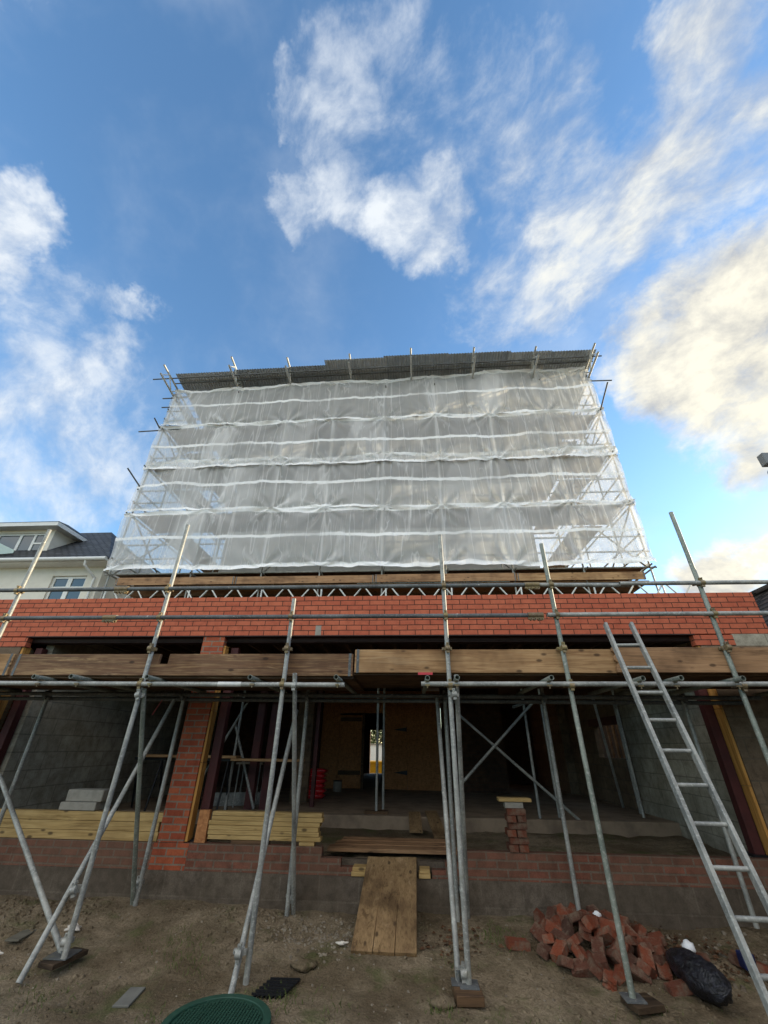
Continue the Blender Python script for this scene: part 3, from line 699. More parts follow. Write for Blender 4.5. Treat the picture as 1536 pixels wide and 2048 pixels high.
# trestle with board in the room on the left
for (x0, x1, lab) in ((-5.05, -3.2, 'long brown board on trestles behind the brick pier'), (-3.3, -2.0, 'brown board lying at waist height behind the red steel columns')):
    m = MB(); m.box(x0, x1, 8.35, 8.58, 1.44 if x0 < -4 else 1.40, 1.48 if x0 < -4 else 1.438); tag(m.build('trestle_board', M['wood_light'], None, bevel=.003), lab, 'board')
for x, lab in ((-4.85, 'dark steel trestle under the end of the long board'), (-3.6, 'dark steel trestle hidden behind the brick pier')):
    t = thing('trestle', lab, 'trestle', (x, 8.45, .65))
    MB().beam((x - .3, 8.46, 1.415), (x + .3, 8.46, 1.415), .05, .045).build('top_bar', M['black'], t)
    for dx in (-.25, .25):
        for dy in (-.22, .22): MB().tube((x + dx * .9, 8.46, 1.40), (x + dx, 8.46 + dy, .652), .018, 8, False).build('leg', M['black'], t)
t = thing('steel_channel', 'grey steel channel offcut lying on the slab by the columns', 'steel offcut', (-3.6, 9.2, .65))
c = MB(); c.beam((-3.95, 9.1, .66), (-3.0, 9.5, .66), .2, .012); c.build('web', M['galv'], t)
for s_ in (-.1, .1):
    c = MB(); c.beam((-3.95 - s_ * .39, 9.1 + s_ * .92, .76), (-3.0 - s_ * .39, 9.5 + s_ * .92, .76), .012, .18); c.build('flange', M['galv'], t)
t = thing('workbench', 'small pale topped work stand between the pier and the red columns', 'stand', (-3.2, 9.0, .65))
MB().box(-3.42, -2.9, 8.97, 9.3, 1.33, 1.36).build('worktop', M['cement'], t)
for x in (-3.36, -2.95):
    for y in (9.0, 9.26): MB().tube((x, y, .652), (x, y, 1.328), .014, 8, False).build('leg', M['galv'], t)

# props and birdcage scaffold inside
ins = thing('propping_scaffold', 'grey tube scaffold with crossed braces standing inside the dark opening', 'scaffold', (0, 8.7, .5))
def T(name, p0, p1, mat='galv', parent=None, r=.0242, n=12): return MB().tube(p0, p1, r, n).build(name, M[mat], parent)
for p0, p1 in (((-5.2, 8.72, 2.50), (4.0, 8.72, 2.50)), ((-5.2, 8.60, 2.42), (4.0, 8.60, 2.40))): T('ledger', p0, p1, 'galv_dark', ins)
for x, y, z0 in ((-.68, 8.66, .65), (-.60, 9.25, .65), (2.07, 8.56, .52), (2.42, 8.66, .52), (-3.35, 8.62, .65), (-4.3, 8.66, .5), (3.9, 8.9, .5)): T('standard', (x, y, z0), (x, y, 2.78), 'galv', ins)
for p0, p1 in (((.86, 8.50, 2.17), (2.95, 8.5, .42)), ((2.2, 8.44, 2.38), (.80, 8.44, 1.12)), ((-3.28, 8.75, 2.45), (-4.0, 8.75, 1.0)), ((-3.5, 8.8, 2.0), (-2.9, 8.8, .66)), ((1.8, 8.2, 2.3), (2.5, 9.2, 2.5)), ((3.3, 8.4, 2.45), (4.0, 9.9, .7)), ((4.08, 9.4, 2.5), (4.08, 9.4, .55))): T('brace', p0, p1, 'galv', ins)
m = MB()
for x, y in ((-.68, 8.66), (2.07, 8.56)): m.box(x - .2, x + .2, y - .11, y + .11, .652, .69) if y > 8.6 else None
tag(m.build('sole_board', M['wood_under'], None), 'dark offcut under the prop in the middle of the slab', 'board')

# fence seen through the side window
t = thing('timber_fence', 'weathered timber posts and boards outside the small side window', 'fence', (5.25, 10.5, 0))
for k in range(9):
    y = 10.0 + k * .34
    MB().box(5.2, 5.23, y, y + (.09 if k % 3 else .14), 0, 2.7).build('fence_board', M['wood_light' if k % 3 == 1 else 'wood_mid'], t)

# ------------------------------------------------------------------ ramp, timber, bricks, ground items
t = thing('plank_ramp', 'wide brown ramp of three muddy planks from the soil up to the plinth gap', 'ramp', (-.3, 5.6, 0))
a, b = Vector((-.32, 5.20, .0)), Vector((-.285, 6.12, .505))
for k in (-1, 0, 1):
    w0, w1 = .213, .176
    m = MB(); m.beam(a + Vector((k * .203, 0, .02)), b + Vector((k * .185, 0, .02 + .003 * k)), .197, .036); m.build('board', M['wood_ramp'], t, bevel=.003)
for x0, x1, lab in ((-.74, -.57, 'pale timber offcut wedged under the ramp head on the side of the timber stack'), (.02, .15, 'pale timber offcut under the ramp head on the side of the brick heap')):
    m = MB(); m.box(x0, x1, 5.97, 6.14, .384, .425); m.box(x0 + .01, x1 - .005, 5.975, 6.14, .427, .462); tag(m.build('timber_offcut', M['wood_timber'], None, bevel=.003), lab, 'offcut')

def timber(x0, x1, y, z, h, lab, grp, d=.10):
    m = MB(); m.box(x0, x1, y, y + d, z, z + h); tag(m.build('timber_length', M['wood_timber'], None, bevel=.004), lab, 'timber', grp)
nm = ('bottom', 'second from the bottom', 'third from the bottom', 'fourth from the bottom', 'fifth from the bottom', 'sixth from the bottom', 'topmost')
for k in range(3):
    timber(-5.75 + rnd.uniform(-.03, .03), -3.12 + rnd.uniform(-.02, .02), 6.02 + .004 * k, .632 + k * .093, .090, 'long pale treated timber, %s in the stack left of the brick pier' % nm[k if k < 2 else 6], 'timber stack left of the pier')
timber(-5.7, -3.13, 6.14, .632, .185, 'deep treated timber lying flat behind the front stack left of the pier', 'timber stack left of the pier')
for k in range(6):
    timber(-2.52 + rnd.uniform(-.01, .03), -1.14 + rnd.uniform(-.05, .04), 6.03 + rnd.uniform(-.01, .01), .668 + k * .046, .0435, 'pale treated board, %s in the stack right of the brick pier' % nm[k if k < 5 else 6], 'timber stack right of the pier', .12)
for x0, x1, lab in ((-2.2, -1.75, 'dirty brown bearer under the middle of the right timber stack'), (-1.38, -1.2, 'short pale bearer under the sawn ends of the right timber stack')):
    m = MB(); m.box(x0, x1, 6.02, 6.12, .6305, .666); tag(m.build('bearer', M['wood_timber' if x0 > -1.5 else 'wood_under'], None), lab, 'bearer')
m = MB(); m.box(-2.66, -2.53, 6.03, 6.09, .632, .95); tag(m.build('chipboard_offcut', M['osb'], None), 'stained chipboard offcut standing on end beside the red post and timber stack', 'offcut')
for z0, z1, dx, lab in ((.913, 1.0, 0, 'grey concrete block lying on the timber stack, lower one'), (1.002, 1.13, .04, 'grey concrete block with broken face, on top of the other block')):
    m = MB(); m.box(-4.5 + dx, -4.02 + dx, 6.03 + dx * .5, 6.23 + dx * .5, z0, z1); tag(m.build('concrete_block', M['cement'], None, bevel=.008), lab, 'block')

BR = (.215, .1025, .065)
def brick_mesh():
    bm = bmesh.new(); bmesh.ops.create_cube(bm, size=1)
    for v in bm.verts: v.co = Vector((v.co.x * BR[0], v.co.y * BR[1], v.co.z * BR[2]))
    bmesh.ops.bevel(bm, geom=list(bm.edges), offset=.005, segments=2, affect='EDGES')
    me = bpy.data.meshes.new('loose_brick'); bm.to_mesh(me); bm.free(); me.materials.append(M['loose_brick']); return me
bmesh_brick = brick_mesh()
def broken_mesh(seed):
    bm = bmesh.new(); bmesh.ops.create_cube(bm, size=1)
    bmesh.ops.subdivide_edges(bm, edges=list(bm.edges), cuts=4, use_grid_fill=True)
    for v in bm.verts:
        x, y, z = v.co
        if x > .2: x = .28 + .12 * noise.noise((y * 3 + seed, z * 3, seed)) + (x - .28) * .15
        j = .012 * noise.noise((x * 9 + seed, y * 9, z * 9))
        v.co = Vector((x * BR[0], y * BR[1] * (1 + j * 4), z * BR[2] * (1 + j * 5))) + Vector((j, j, -j)) * .12
    me = bpy.data.meshes.new('broken_brick'); bm.to_mesh(me); bm.free(); me.materials.append(M['loose_brick']); return me
broken = [broken_mesh(k) for k in range(4)]
def brick(x, y, z, rot, label, group):
    o = bpy.data.objects.new('loose_brick', bmesh_brick); COL.objects.link(o)
    o.location = (x, y, z); o.rotation_euler = rot
    return tag(o, label, 'brick', group)
# small loose pillar of bricks on the plinth
courses = ('lowest', 'second', 'third', 'fourth', 'fifth', 'sixth')
pr_ = random.Random(4)
for k in range(6):
    z = .632 + .0325 + k * .0675
    if k % 2 == 0:
        for j in (-1, 1):
            side = 'ramp side' if j < 0 else 'ladder side'
            brick(1.175 + j * .0575 + pr_.uniform(-.012, .012), 6.10 + pr_.uniform(-.015, .015), z, (0, 0, math.pi / 2 + pr_.uniform(-.09, .09)), 'brick laid end on in the %s course of the loose pillar, %s' % (courses[k], side), 'bricks of the dry stacked pillar')
    else:
        brick(1.175 + pr_.uniform(-.012, .012), 6.055 + pr_.uniform(-.015, .015), z, (0, 0, pr_.uniform(-.07, .07)), 'loose red brick laid lengthwise in the %s course of the dry stacked pillar' % courses[k], 'bricks of the dry stacked pillar')
m = MB(); m.box(1.07, 1.285, 6.04, 6.17, 1.032, 1.095); tag(m.build('grey_brick', M['cement'], None, bevel=.005), 'grey concrete brick on top of the loose brick pillar', 'brick')
m = MB(); m.box(1.0, 1.385, 6.02, 6.17, 1.0965, 1.135); tag(m.build('capping_board', M['wood_timber'], None, bevel=.006), 'pale board offcut capping the loose brick pillar', 'offcut')

# heap of bricks
placed = []
hr = random.Random(21)
def heap_h(x, y):
    u, v = (x - 1.70) / .60, (y - 5.52) / .52
    return max(0.0, .17 * (1 - math.sqrt(u * u + v * v)))
tries = 0
while len(placed) < 66 and tries < 6000:
    tries += 1
    a, q = hr.uniform(0, 6.28), math.sqrt(hr.random())
    x, y = 1.70 + .55 * q * math.cos(a), 5.50 + .50 * q * math.sin(a)
    if y > 5.88: continue
    h = gz(x, y) + heap_h(x, y) + .03
    if any((x - p[0]) ** 2 + (y - p[1]) ** 2 + (h - p[2]) ** 2 < .108 ** 2 for p in placed): continue
    placed.append((x, y, h))
for i, (x, y, h) in enumerate(placed):
    rot = (hr.uniform(-.9, .9), hr.uniform(-.6, .6), hr.uniform(0, 6.28))
    if i % 5 < 2:
        o = brick(x, y, h - .01, rot, 'broken half brick tipped in the heap around the pole foot in front of the plinth', 'broken bricks in the tipped heap'); o.data = broken[i % 4]
    else:
        brick(x, y, h, rot, 'whole red brick tipped in the heap around the pole foot in front of the plinth', 'bricks in the tipped heap')
for x, y, rz, lab in ((.93, 5.42, .2, 'single orange red brick lying on the soil short of the heap'), (1.22, 5.62, .9, 'dark dirty brick at the ramp side edge of the heap'), (2.52, 5.28, 1.2, 'red brick beside the white foam scrap behind the refuse sack'), (2.12, 4.95, .1, 'brown brick half sunk against the refuse sack')):
    brick(x, y, gz(x, y) + .03, (hr.uniform(-.2, .2), hr.uniform(-.2, .2), rz), lab, None)
for k, (x, y, z, r_) in enumerate(((2.98, 5.22, .04, 1.0), (3.02, 4.98, .05, .6), (3.12, 5.15, .09, 1.3), (3.22, 4.8, .04, .7), (2.9, 5.36, .03, .4), (3.28, 5.05, .05, 1.5), (3.1, 4.7, .03, .9))):
    brick(x, y, gz(x, y) + z, (hr.uniform(-.4, .4), hr.uniform(-.3, .3), r_), 'red brick in the small spill beside the ladder foot', 'bricks spilled by the ladder')

# refuse sack
def build_sack():
    m = MB(); nu, nv = 72, 56; vs, fs = [], []
    c = Vector((2.27, 4.95, .07)); ax = Vector((.10, -1.0, 0)).normalized(); sx = Vector((1, .1, 0)).normalized()
    for j in range(nv + 1):
        t_ = j / nv * 2 - 1
        prof = (1 - abs(t_) ** 2.6) ** .5 * (1 + .18 * t_)
        for i in range(nu):
            p = 2 * math.pi * i / nu
            rr = prof * (1 + .16 * noise.noise((math.cos(p) * 1.6, math.sin(p) * 1.6, t_ * 2.2)) + .07 * noise.noise((math.cos(p) * 5, math.sin(p) * 5, t_ * 6)) + .05 * math.sin(p * 9 + t_ * 4) * abs(t_) ** 2 - .10 * abs(noise.noise((math.cos(p) * 2.6 + t_ * 3, math.sin(p) * 2.6, t_ * 1.5 + 4))) - .05 * abs(noise.noise((math.cos(p) * 7, math.sin(p) * 7 + t_ * 5, t_ * 5))))
            q = c + ax * t_ * .34 + sx * math.cos(p) * .125 * rr + Vector((0, 0, 1)) * (math.sin(p) * .115 * rr)
            q.z = max(q.z, gz(q.x, q.y) + .003)
            vs.append(q)
    for j in range(nv):
        for i in range(nu): fs.append((j * nu + i, j * nu + (i + 1) % nu, (j + 1) * nu + (i + 1) % nu, (j + 1) * nu + i))
    m.add(vs, fs, True)
    tag(m.build('refuse_sack', M['sack'], None), 'bulging dark blue black refuse sack lying beside the brick heap', 'sack')
build_sack()
def lump(name, c, r, sq, mat, lab, cat, seed, amp=.3):
    m = MB(); m.sphere(c, r, 16, 10, sq)
    m.v = [tuple(Vector(c) + (Vector(v) - Vector(c)) * (1 + amp * noise.noise((Vector(v) - Vector(c)) / r * 1.8 + Vector((seed, 0, 0))))) for v in m.v]
    m.v = [(v[0], v[1], max(v[2], gz(v[0], v[1]) + .002)) for v in m.v]
    tag(m.build(name, M[mat], None, weld=True), lab, cat)
m = MB(); m.beam((-3.34, 5.74, 2.16), (-3.40, 5.70, 1.98), .02, .006); tag(m.build('tape_strip', M['red_label'], None), 'short strip of red tape hanging from the platform beside the brick pier', 'tape')
lump('foam_scrap', (2.44, 5.32, .11), .05, (1, 1, .9), 'foam', 'lump of white foam lying behind the refuse sack', 'scrap', 4)
lump('foam_scrap', (1.80, 5.70, .21), .035, (1.1, .8, .8), 'foam', 'lump of white foam on top of the brick heap by the wall', 'scrap', 8)
m = MB(); m.box(2.80, 2.9, 5.16, 5.26, .02, .13); tag(m.build('plastic_offcut', M['blue_plastic'], None, bevel=.01), 'dark blue plastic offcut on the soil near the ladder', 'offcut')
lump('litter', (-3.42, 5.35, .06), .06, (1.3, .9, .3), 'litter', 'crumpled pale paper on the soil near the crossed tubes', 'litter', 2, .8)
lump('litter', (-3.75, 4.85, .03), .045, (1.5, .5, .3), 'litter', 'small torn white scrap on the soil beyond the sloping tube', 'litter', 6, .8)
lump('litter', (-.72, 5.3, .05), .032, (1.6, .5, .35), 'litter', 'small pale twisted scrap on the rubble beside the ramp', 'litter', 9, .8)
lump('dirt_clod', (-1.0, 4.98, .0), .08, (1.3, 1, .4), 'soil', 'pale clod of earth between the timber stack and the ramp foot', 'clod', 3, .5)
lump('dirt_clod', (.18, 4.55, -.02), .07, (1.2, 1, .5), 'soil', 'dark weedy clod of earth short of the ramp foot', 'clod', 12, .6)
m = MB(); m.obox((-2.22, 4.42, gz(-2.22, 4.42) + .012), Matrix.Rotation(.1, 3, 'Z'), (.12, .27, .014)); tag(m.build('slate_piece', plain('grey_slate_piece', '706f68', .85, var=.3), None, bevel=.003), 'flat grey slate piece lying on the bare soil', 'slate')
m = MB(); m.obox((-3.85, 5.25, gz(-3.85, 5.25) + .012), Matrix.Rotation(.1, 3, 'Z'), (.13, .28, .014)); tag(m.build('slate_piece', plain('dark_slate_piece', '6a665a', .9, var=.4), None, bevel=.003), 'dull slate piece near the foundation wall at the far end', 'slate')
# black drainage mesh scrap
m = MB()
for k in range(7):
    m.beam((-1.28 + k * .035, 4.50, gz(-1.1, 4.6) + .012), (-1.20 + k * .035, 4.78, gz(-1.1, 4.7) + .015), .012, .012)
for k in range(6): m.beam((-1.30 + k * .014, 4.52 + k * .05, gz(-1.1, 4.6) + .022), (-1.05 + k * .014, 4.52 + k * .05, gz(-1.1, 4.6) + .026), .012, .012)
tag(m.build('mesh_scrap', M['black'], None), 'scrap of black plastic mesh on the soil behind the green cover', 'scrap')

# green chamber cover
def build_cover():
    c = Vector((-1.40, 4.09, .0)); t = thing('drain_cover', 'round dark green ribbed plastic drain chamber cover set in the soil', 'drain cover', c)
    z = gz(c.x, c.y)
    def disc(r0, r1, z0, z1, n=56):
        m = MB(); vs = []
        for r_, zz in ((r0, z0), (r0, z1), (r1, z1), (r1, z0)):
            vs += [(c.x + r_ * math.cos(2 * math.pi * i / n), c.y + r_ * math.sin(2 * math.pi * i / n), zz) for i in range(n)]
        fs = []
        for k in range(4):
            for i in range(n): fs.append((k * n + i, k * n + (i + 1) % n, ((k + 1) % 4) * n + (i + 1) % n, ((k + 1) % 4) * n + i))
        m.add(vs, fs, False); return m
    rim_ = disc(.315, .37, z - .02, z + .045).build('rim', M['green_plastic'], t, bevel=.004)
    m = MB(); m.tube((c.x, c.y, z - .02), (c.x, c.y, z + .030), .314, 56, False); lid = m.build('lid', M['green_plastic'], t)
    rb = MB()
    for k in range(-12, 13):
        x = k * .0235; L = math.sqrt(max(0, .300 ** 2 - x * x))
        j = -L
        while j < L - .02:
            e_ = min(j + .024, L); rb.box(c.x + x - .007, c.x + x + .007, c.y + j, c.y + e_ - .004, z + .0305, z + .043); j += .030
    rb.build('rib_pattern', M['green_plastic'], lid)
build_cover()

# ------------------------------------------------------------------ front scaffold
fs = thing('access_scaffold', 'galvanised tube scaffold with guard rails standing on the soil before the extension', 'scaffold', (0, 4.7, 0))
def coupler(c, ax1, ax2, parent, mat='coupler', r=.0242):
    """a right angle coupler: two hinged bands on a body, with bolts and nuts"""
    m = MB(); c = Vector(c); a1, a2 = Vector(ax1).normalized(), Vector(ax2).normalized()
    d = a1.cross(a2).normalized()
    for a_, s_ in ((a1, 1), (a2, -1)):
        cc = c + d * s_ * r
        m.tube(cc - a_ * .024, cc + a_ * .024, r + .0065, 14, False)
        o_ = a_.cross(d)
        m.obox(cc + o_ * (r + .018), Matrix((a_, o_, d)).transposed(), (.03, .035, .02))
        m.tube(cc + o_ * (r + .026) - d * .03, cc + o_ * (r + .026) + d * .045, .006, 8, False)
        m.obox(cc + o_ * (r + .026) + d * .03, Matrix((a_, o_, d)).transposed(), (.022, .022, .014))
        m.obox(cc - o_ * (r + .014), Matrix((a_, o_, d)).transposed(), (.034, .022, .026))
    return m.build('coupler', M[mat], parent)
def sleeve(c, ax, parent):
    m = MB(); c = Vector(c); a_ = Vector(ax).normalized(); o_ = Vector((0, 0, -1)); d = a_.cross(o_)
    m.tube(c - a_ * .085, c + a_ * .085, .0315, 14, False)
    m.obox(c + o_ * .038, Matrix((a_, d, o_)).transposed(), (.17, .03, .02))
    for s_ in (-.055, -.015, .03, .06): m.tube(c + a_ * s_ + o_ * .05 - d * .03, c + a_ * s_ + o_ * .05 + d * .03, .008, 8, False); m.obox(c + a_ * s_ + o_ * .05 - d * .024, Matrix((a_, d, o_)).transposed(), (.024, .012, .024))
    return m.build('sleeve_coupler', M['coupler'], parent)
FY, IY = 4.70, 5.84
front = [(-4.99, 4.21, -.0, 'galv'), (-3.01, 4.24, .065, 'galv'), (-1.41, 3.19, -.05, 'galv'), (.392, 4.015, .03, 'galv'), (1.64, 3.865, .0, 'galv_green'), (3.33, 4.275, .0, 'galv_green')]
inner = [(-5.05, 2.32, .04), (-3.10, 2.30, .035), (-1.40, 2.30, .01), (.414, 2.30, .05), (1.67, 2.36, .17), (3.39, 2.32, .12)]
LZ = 2.222
for x, zt, zb, mt in front:
    s_ = T('standard', (x, FY, gz(x, FY) + .05 if x < -4 else max(zb, -.04)), (x, FY, zt), mt, fs, n=18)
    for z in (2.222, 2.60, 2.962, 3.318):
        if z < zt - .03: coupler((x + (.002), FY - .0242 if z > 2.3 else FY - .0242, z), (0, 0, 1), (1, 0, 0), fs)
for x, zt, zb in inner:
    T('standard', (x, IY, zb), (x, IY, zt), 'galv', fs, n=16)
    coupler((x, IY - .0242, 2.21), (0, 0, 1), (1, 0, 0), fs, 'galv_dark')
GY = FY - .0484
# ledgers and guard rails (tubes run on the near side of the standards)
for p0, p1, mt in (((-7.5, GY, 2.228), (-.73, GY, 2.219), 'galv'), ((.09, GY, 2.232), (6.6, GY, 2.250), 'galv'),
                   ((-7.5, GY, 2.966), (1.42, GY, 2.955), 'galv_dark'), ((1.535, GY, 2.960), (6.6, GY, 2.965), 'galv'),
                   ((-7.5, GY, 3.322), (1.36, GY, 3.316), 'galv_dark'), ((1.2, GY - .0, 3.3655), (6.6, GY, 3.3655), 'galv')):
    if p0[0] == 1.2: p0, p1 = (2.42, GY, 3.318), (6.6, GY, 3.318)
    T('ledger', p0, p1, mt, fs, n=18)
T('ledger', (1.38, GY, 3.3165), (2.55, GY + .06, 3.318), 'galv', fs, n=18)
for p in ((1.40, GY, 2.956), (1.42, GY, 3.316), (-3.62, GY, 2.962), (-3.60, GY, 3.322)): sleeve(p, (1, 0, 0), fs)
m = MB(); m.tube((-2.12, GY, 2.2215), (-1.86, GY, 2.2212), .0262, 18, False); m.build('clean_band', M['truss_white'], fs)
for p0, p1 in (((-7.5, IY - .0484, 2.235), (4.3, IY - .0484, 2.225)), ((-7.5, IY + .0484, 2.18), (4.15, IY + .0484, 2.175))): T('ledger', p0, p1, 'galv_dark', fs)
# transoms: open tube ends look out over the ledger
TZ = LZ + .05
for k, x in enumerate((-5.6, -4.18, -3.72, -2.88, -1.73, -.80, .155, .46, 1.41, 2.32, 2.67, 3.27, 4.4)):
    T('transom', (x, 4.52 + .02 * math.sin(k * 2.3), TZ + .006), (x + rnd.uniform(-.02, .02), 5.97, TZ + .004), 'galv_green', fs, n=18)
    m = MB(); m.tube((x, GY - .028, TZ - .045), (x, GY - .028, TZ - .085), .007, 8, False); m.obox((x, GY - .03, TZ - .055), Matrix.Identity(3), (.05, .02, .016)); m.obox((x, GY, TZ - .012), Matrix.Identity(3), (.036, .06, .02)); m.build('board_clip', M['coupler'], fs)
# rakers and braces
rak = [((-2.96, FY - .02, 2.17), (-3.15, 5.90, .05), 'galv_green'),      # from ledger back to the wall foot
       ((-3.16, 5.72, 2.16), (-3.22, 4.53, -.03), 'galv'),
       ((-5.25, 5.80, 1.28), (-3.09, 4.80, .05), 'galv'),
       ((-1.52, 5.80, 2.05), (-1.47, 4.53, -.05), 'galv'),
       ((-1.28, FY - .06, 2.33), (-1.345, 5.93, .03), 'galv'),
       ((.31, 5.80, 2.21), (.315, 4.74, .0), 'galv'),
       ((.462, FY - .075, 2.315), (.53, 5.95, .05), 'galv')]
for p0, p1, mt in rak: T('raker', p0, p1, mt, fs, n=18)
for p, a1 in (((-3.09, 4.71, .50), (1, 0, .3)), ((-3.05, 4.73, .16), (1, .2, 0)), ((-1.47, 4.62, .17), (1, 0, 0)), ((.355, 4.72, .085), (1, 0, 0)), ((-2.99, 4.67, 2.11), (1, 0, .2)), ((.43, 4.66, 2.13), (1, 0, .1)), ((-3.13, 5.86, .30), (1, 0, 0)), ((-1.385, 5.88, .22), (1, 0, 0)), ((.47, 5.88, .33), (1, 0, 0)), ((-1.275, 4.66, 2.21), (1, 0, 0))):
    coupler(p, (0, 0, 1), a1, fs, 'galv')
def foot(x, y, z, w=.15):
    m = MB(); m.box(x - w / 2, x + w / 2, y - w / 2, y + w / 2, z, z + .008); m.tube((x, y, z + .008), (x, y, z + .07), .019, 12, False); return m.build('base_plate', M['galv_dark'], fs)
foot(1.64, FY, -.008 + .0); foot(.392, FY, .022); foot(.315, 4.73, .0225, .12); foot(-3.08, 4.78, .057, .2); foot(-1.41, FY, -.055); foot(-3.10, IY, .03)
def sole(x0, x1, y0, y1, z1, lab, th=.04, rot=0.0, mat='wood_ramp'):
    m = MB(); m.obox(((x0 + x1) / 2, (y0 + y1) / 2, z1 - th / 2), Matrix.Rotation(rot, 3, 'Z'), (x1 - x0, y1 - y0, th)); tag(m.build('sole_board', M[mat], None, bevel=.004), lab, 'board')
sole(-3.15, -2.98, 4.62, 4.95, .054, 'dark wet sole board under the crossed tubes and pole', .035, -.25, 'wood_wet')
sole(.27, .48, 4.54, 4.8, .020, 'muddy board offcut under the pair of poles right of the ramp', .06, .08, 'wood_under')
sole(1.58, 1.82, 4.6, 4.79, -.009, 'dark sole board under the pole with the square base plate near the sack', .04, .3, 'wood_wet')

# toe boards and platform boards rest in the scaffold: things of their own
def toe(x0, x1, z0, z1, y, mat, lab, ragged=False, notch=None, rot=0.0, grp='toe boards of the lower scaffold'):
    m = MB()
    if notch:
        m.prism([(x0, z0), (x1, z0), (x1, z1), (notch[1], z1), (notch[1], z1 - .11), (notch[0], z1 - .11), (notch[0], z1), (x0, z1)], 'y', y, y + .038)
    elif ragged:
        pts = [(x1, z0), (x1, z1)]
        for k in range(9): pts.append((x0 + .02 * noise.noise((k * 1.7, 3, 1)) + (.03 if k in (2, 5) else 0), z1 - (z1 - z0) * k / 8))
        m.prism(pts, 'y', y, y + .038)
    else: m.box(x0, x1, y, y + .038, z0, z1)
    o = tag(m.build('toe_board', M[mat], None, bevel=.003), lab, 'toe board', grp)
    for xe in (x0 + .02, x1 - .05):
        if ragged and xe < (x0 + x1) / 2: continue
        e = MB(); e.box(xe, xe + .03, y - .0025, y + .0405, z0 - .0025, z1 + .0025); e.build('end_band', M['galv_dark'], o)
    return o
toe(-7.4, -4.74, 2.325, 2.565, 4.76, 'wood_light', 'pale brown toe board at the far end beside the dark one')
toe(-4.70, -.665, 2.325, 2.560, 4.76, 'wood_dark', 'long dark weathered toe board with a notch cut in its top edge', notch=(-2.93, -2.82))
toe(-.645, 2.30, 2.36, 2.605, 4.755, 'wood_light', 'pale knotty toe board in the middle with a red label below it')
toe(2.17, 6.5, 2.36, 2.615, 4.714, 'wood_mid', 'grey brown toe board with a ragged split end behind the ladder', ragged=True)
m = MB(); m.box(.06, .22, 4.748, 4.7535, 2.337, 2.362); tag(m.build('board_tag', M['red_label'], None), 'small red printed label on the lower edge of the pale toe board', 'label')
rows = ('at the outer edge', 'second from the outer edge', 'in the middle row', 'second from the wall', 'nearest the wall')
for k in range(5):
    y = 4.80 + k * .235
    for x0, x1, z, lab in ((-7.4, -3.3, 2.30, 'the far'), (-3.29, -.66, 2.302, 'the dark toe board'), (-.75, 2.2, 2.342, 'the pale toe board'), (2.21, 6.4, 2.345, 'the ladder')):
        m = MB(); m.box(x0, x1, y, y + .225, z, z + .038)
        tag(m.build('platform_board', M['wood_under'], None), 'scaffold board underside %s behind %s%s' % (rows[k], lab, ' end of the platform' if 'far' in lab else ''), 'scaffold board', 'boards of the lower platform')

# ladder
lad = thing('ladder', 'grey aluminium ladder leaning against the scaffold platform', 'ladder', (2.0, 3.45, 0))
A_, D_ = Vector((2.085, 4.537, 2.827)), Vector((-.029, -.360, -.932)).normalized(); Wd = Vector((.262, -.011, 0))
L_ = (A_.z + .02) / -D_.z
for k in (0, 1):
    m = MB(); m.beam(A_ + Wd * k, A_ + Wd * k + D_ * L_, .03, .062, up=(0, -1, .35)); m.build('stile', M['galv'], lad, bevel=.004)
i = 0
while .263 + .25 * i < L_ - .1:
    p = A_ + D_ * (.263 + .25 * i); T('rung', p + Wd * .06, p + Wd * .94, 'galv', lad, .0155, 14); i += 1

# ------------------------------------------------------------------ the sheeted tower scaffold
TY, IN = 10.80, 12.0
tow = thing('sheeted_scaffold', 'tall tube scaffold tower with boarded lifts behind the white sheeting', 'scaffold', (-1, TY, 3.6))
SX = [-8.9, -6.4, -4.3, -2.6, -.8, 1.0, 2.86, 4.78, 6.55]
for x in SX:
    T('standard', (x, TY, 3.56), (x + rnd.uniform(-.03, .03), TY, 13.5), 'galv', tow, n=10)
    if x not in (-2.6, 1.0): T('standard', (x, IN, 3.56), (x + rnd.uniform(-.03, .03), IN, 13.35), 'galv', tow, n=10)
for x in (-8.9, 6.55):
    for y in (14.2, 16.4): T('standard', (x, y, 3.56), (x, y, 13.4 - (y - 12) * .15), 'galv', tow, n=10)
LIFT = (6.0, 8.0, 9.85, 11.6)
for z in LIFT + (13.3,):
    for y in (TY, IN): T('ledger', (-9.1, y + .0484, z), (6.75, y + .0484, z), 'galv', tow, n=10)
    for x in SX: T('transom', (x + .05, TY - .15, z - .05), (x + .05, 12.35, z - .05), 'galv', tow, n=8)
    for x in (-8.9, 6.55): T('return_ledger', (x - .0484, TY - .2, z), (x - .0484, 16.6 if z < 13 else 13.0, z if z < 13 else 13.12), 'galv', tow, n=8)
    if z > 13: continue
    for y in (TY,):
        for dz in (.48, .95): T('guard_rail', (-9.05, y + .0484, z + dz), (6.7, y + .0484, z + dz), 'galv', tow, n=10)
    for x in (-8.9, 6.55):
        for dz in (.48, .95): T('guard_rail', (x - .0484, TY - .1, z + dz), (x - .0484, 16.5, z + dz), 'galv', tow, n=8)
    m = MB()
    for k in range(5):
        y = TY + .09 + k * .225
        m.box(-8.8, 6.45, y, y + .215, z + .0, z + .038)
    for x0, x1 in ((-8.8, -7.75), (5.4, 6.45)):
        for k in range(4): m.box(x0 + k * .24, x0 + k * .24 + .225, 12.25, 16.4, z + .0, z + .038)
    m.build('boarded_lift', M['wood_under'], tow)
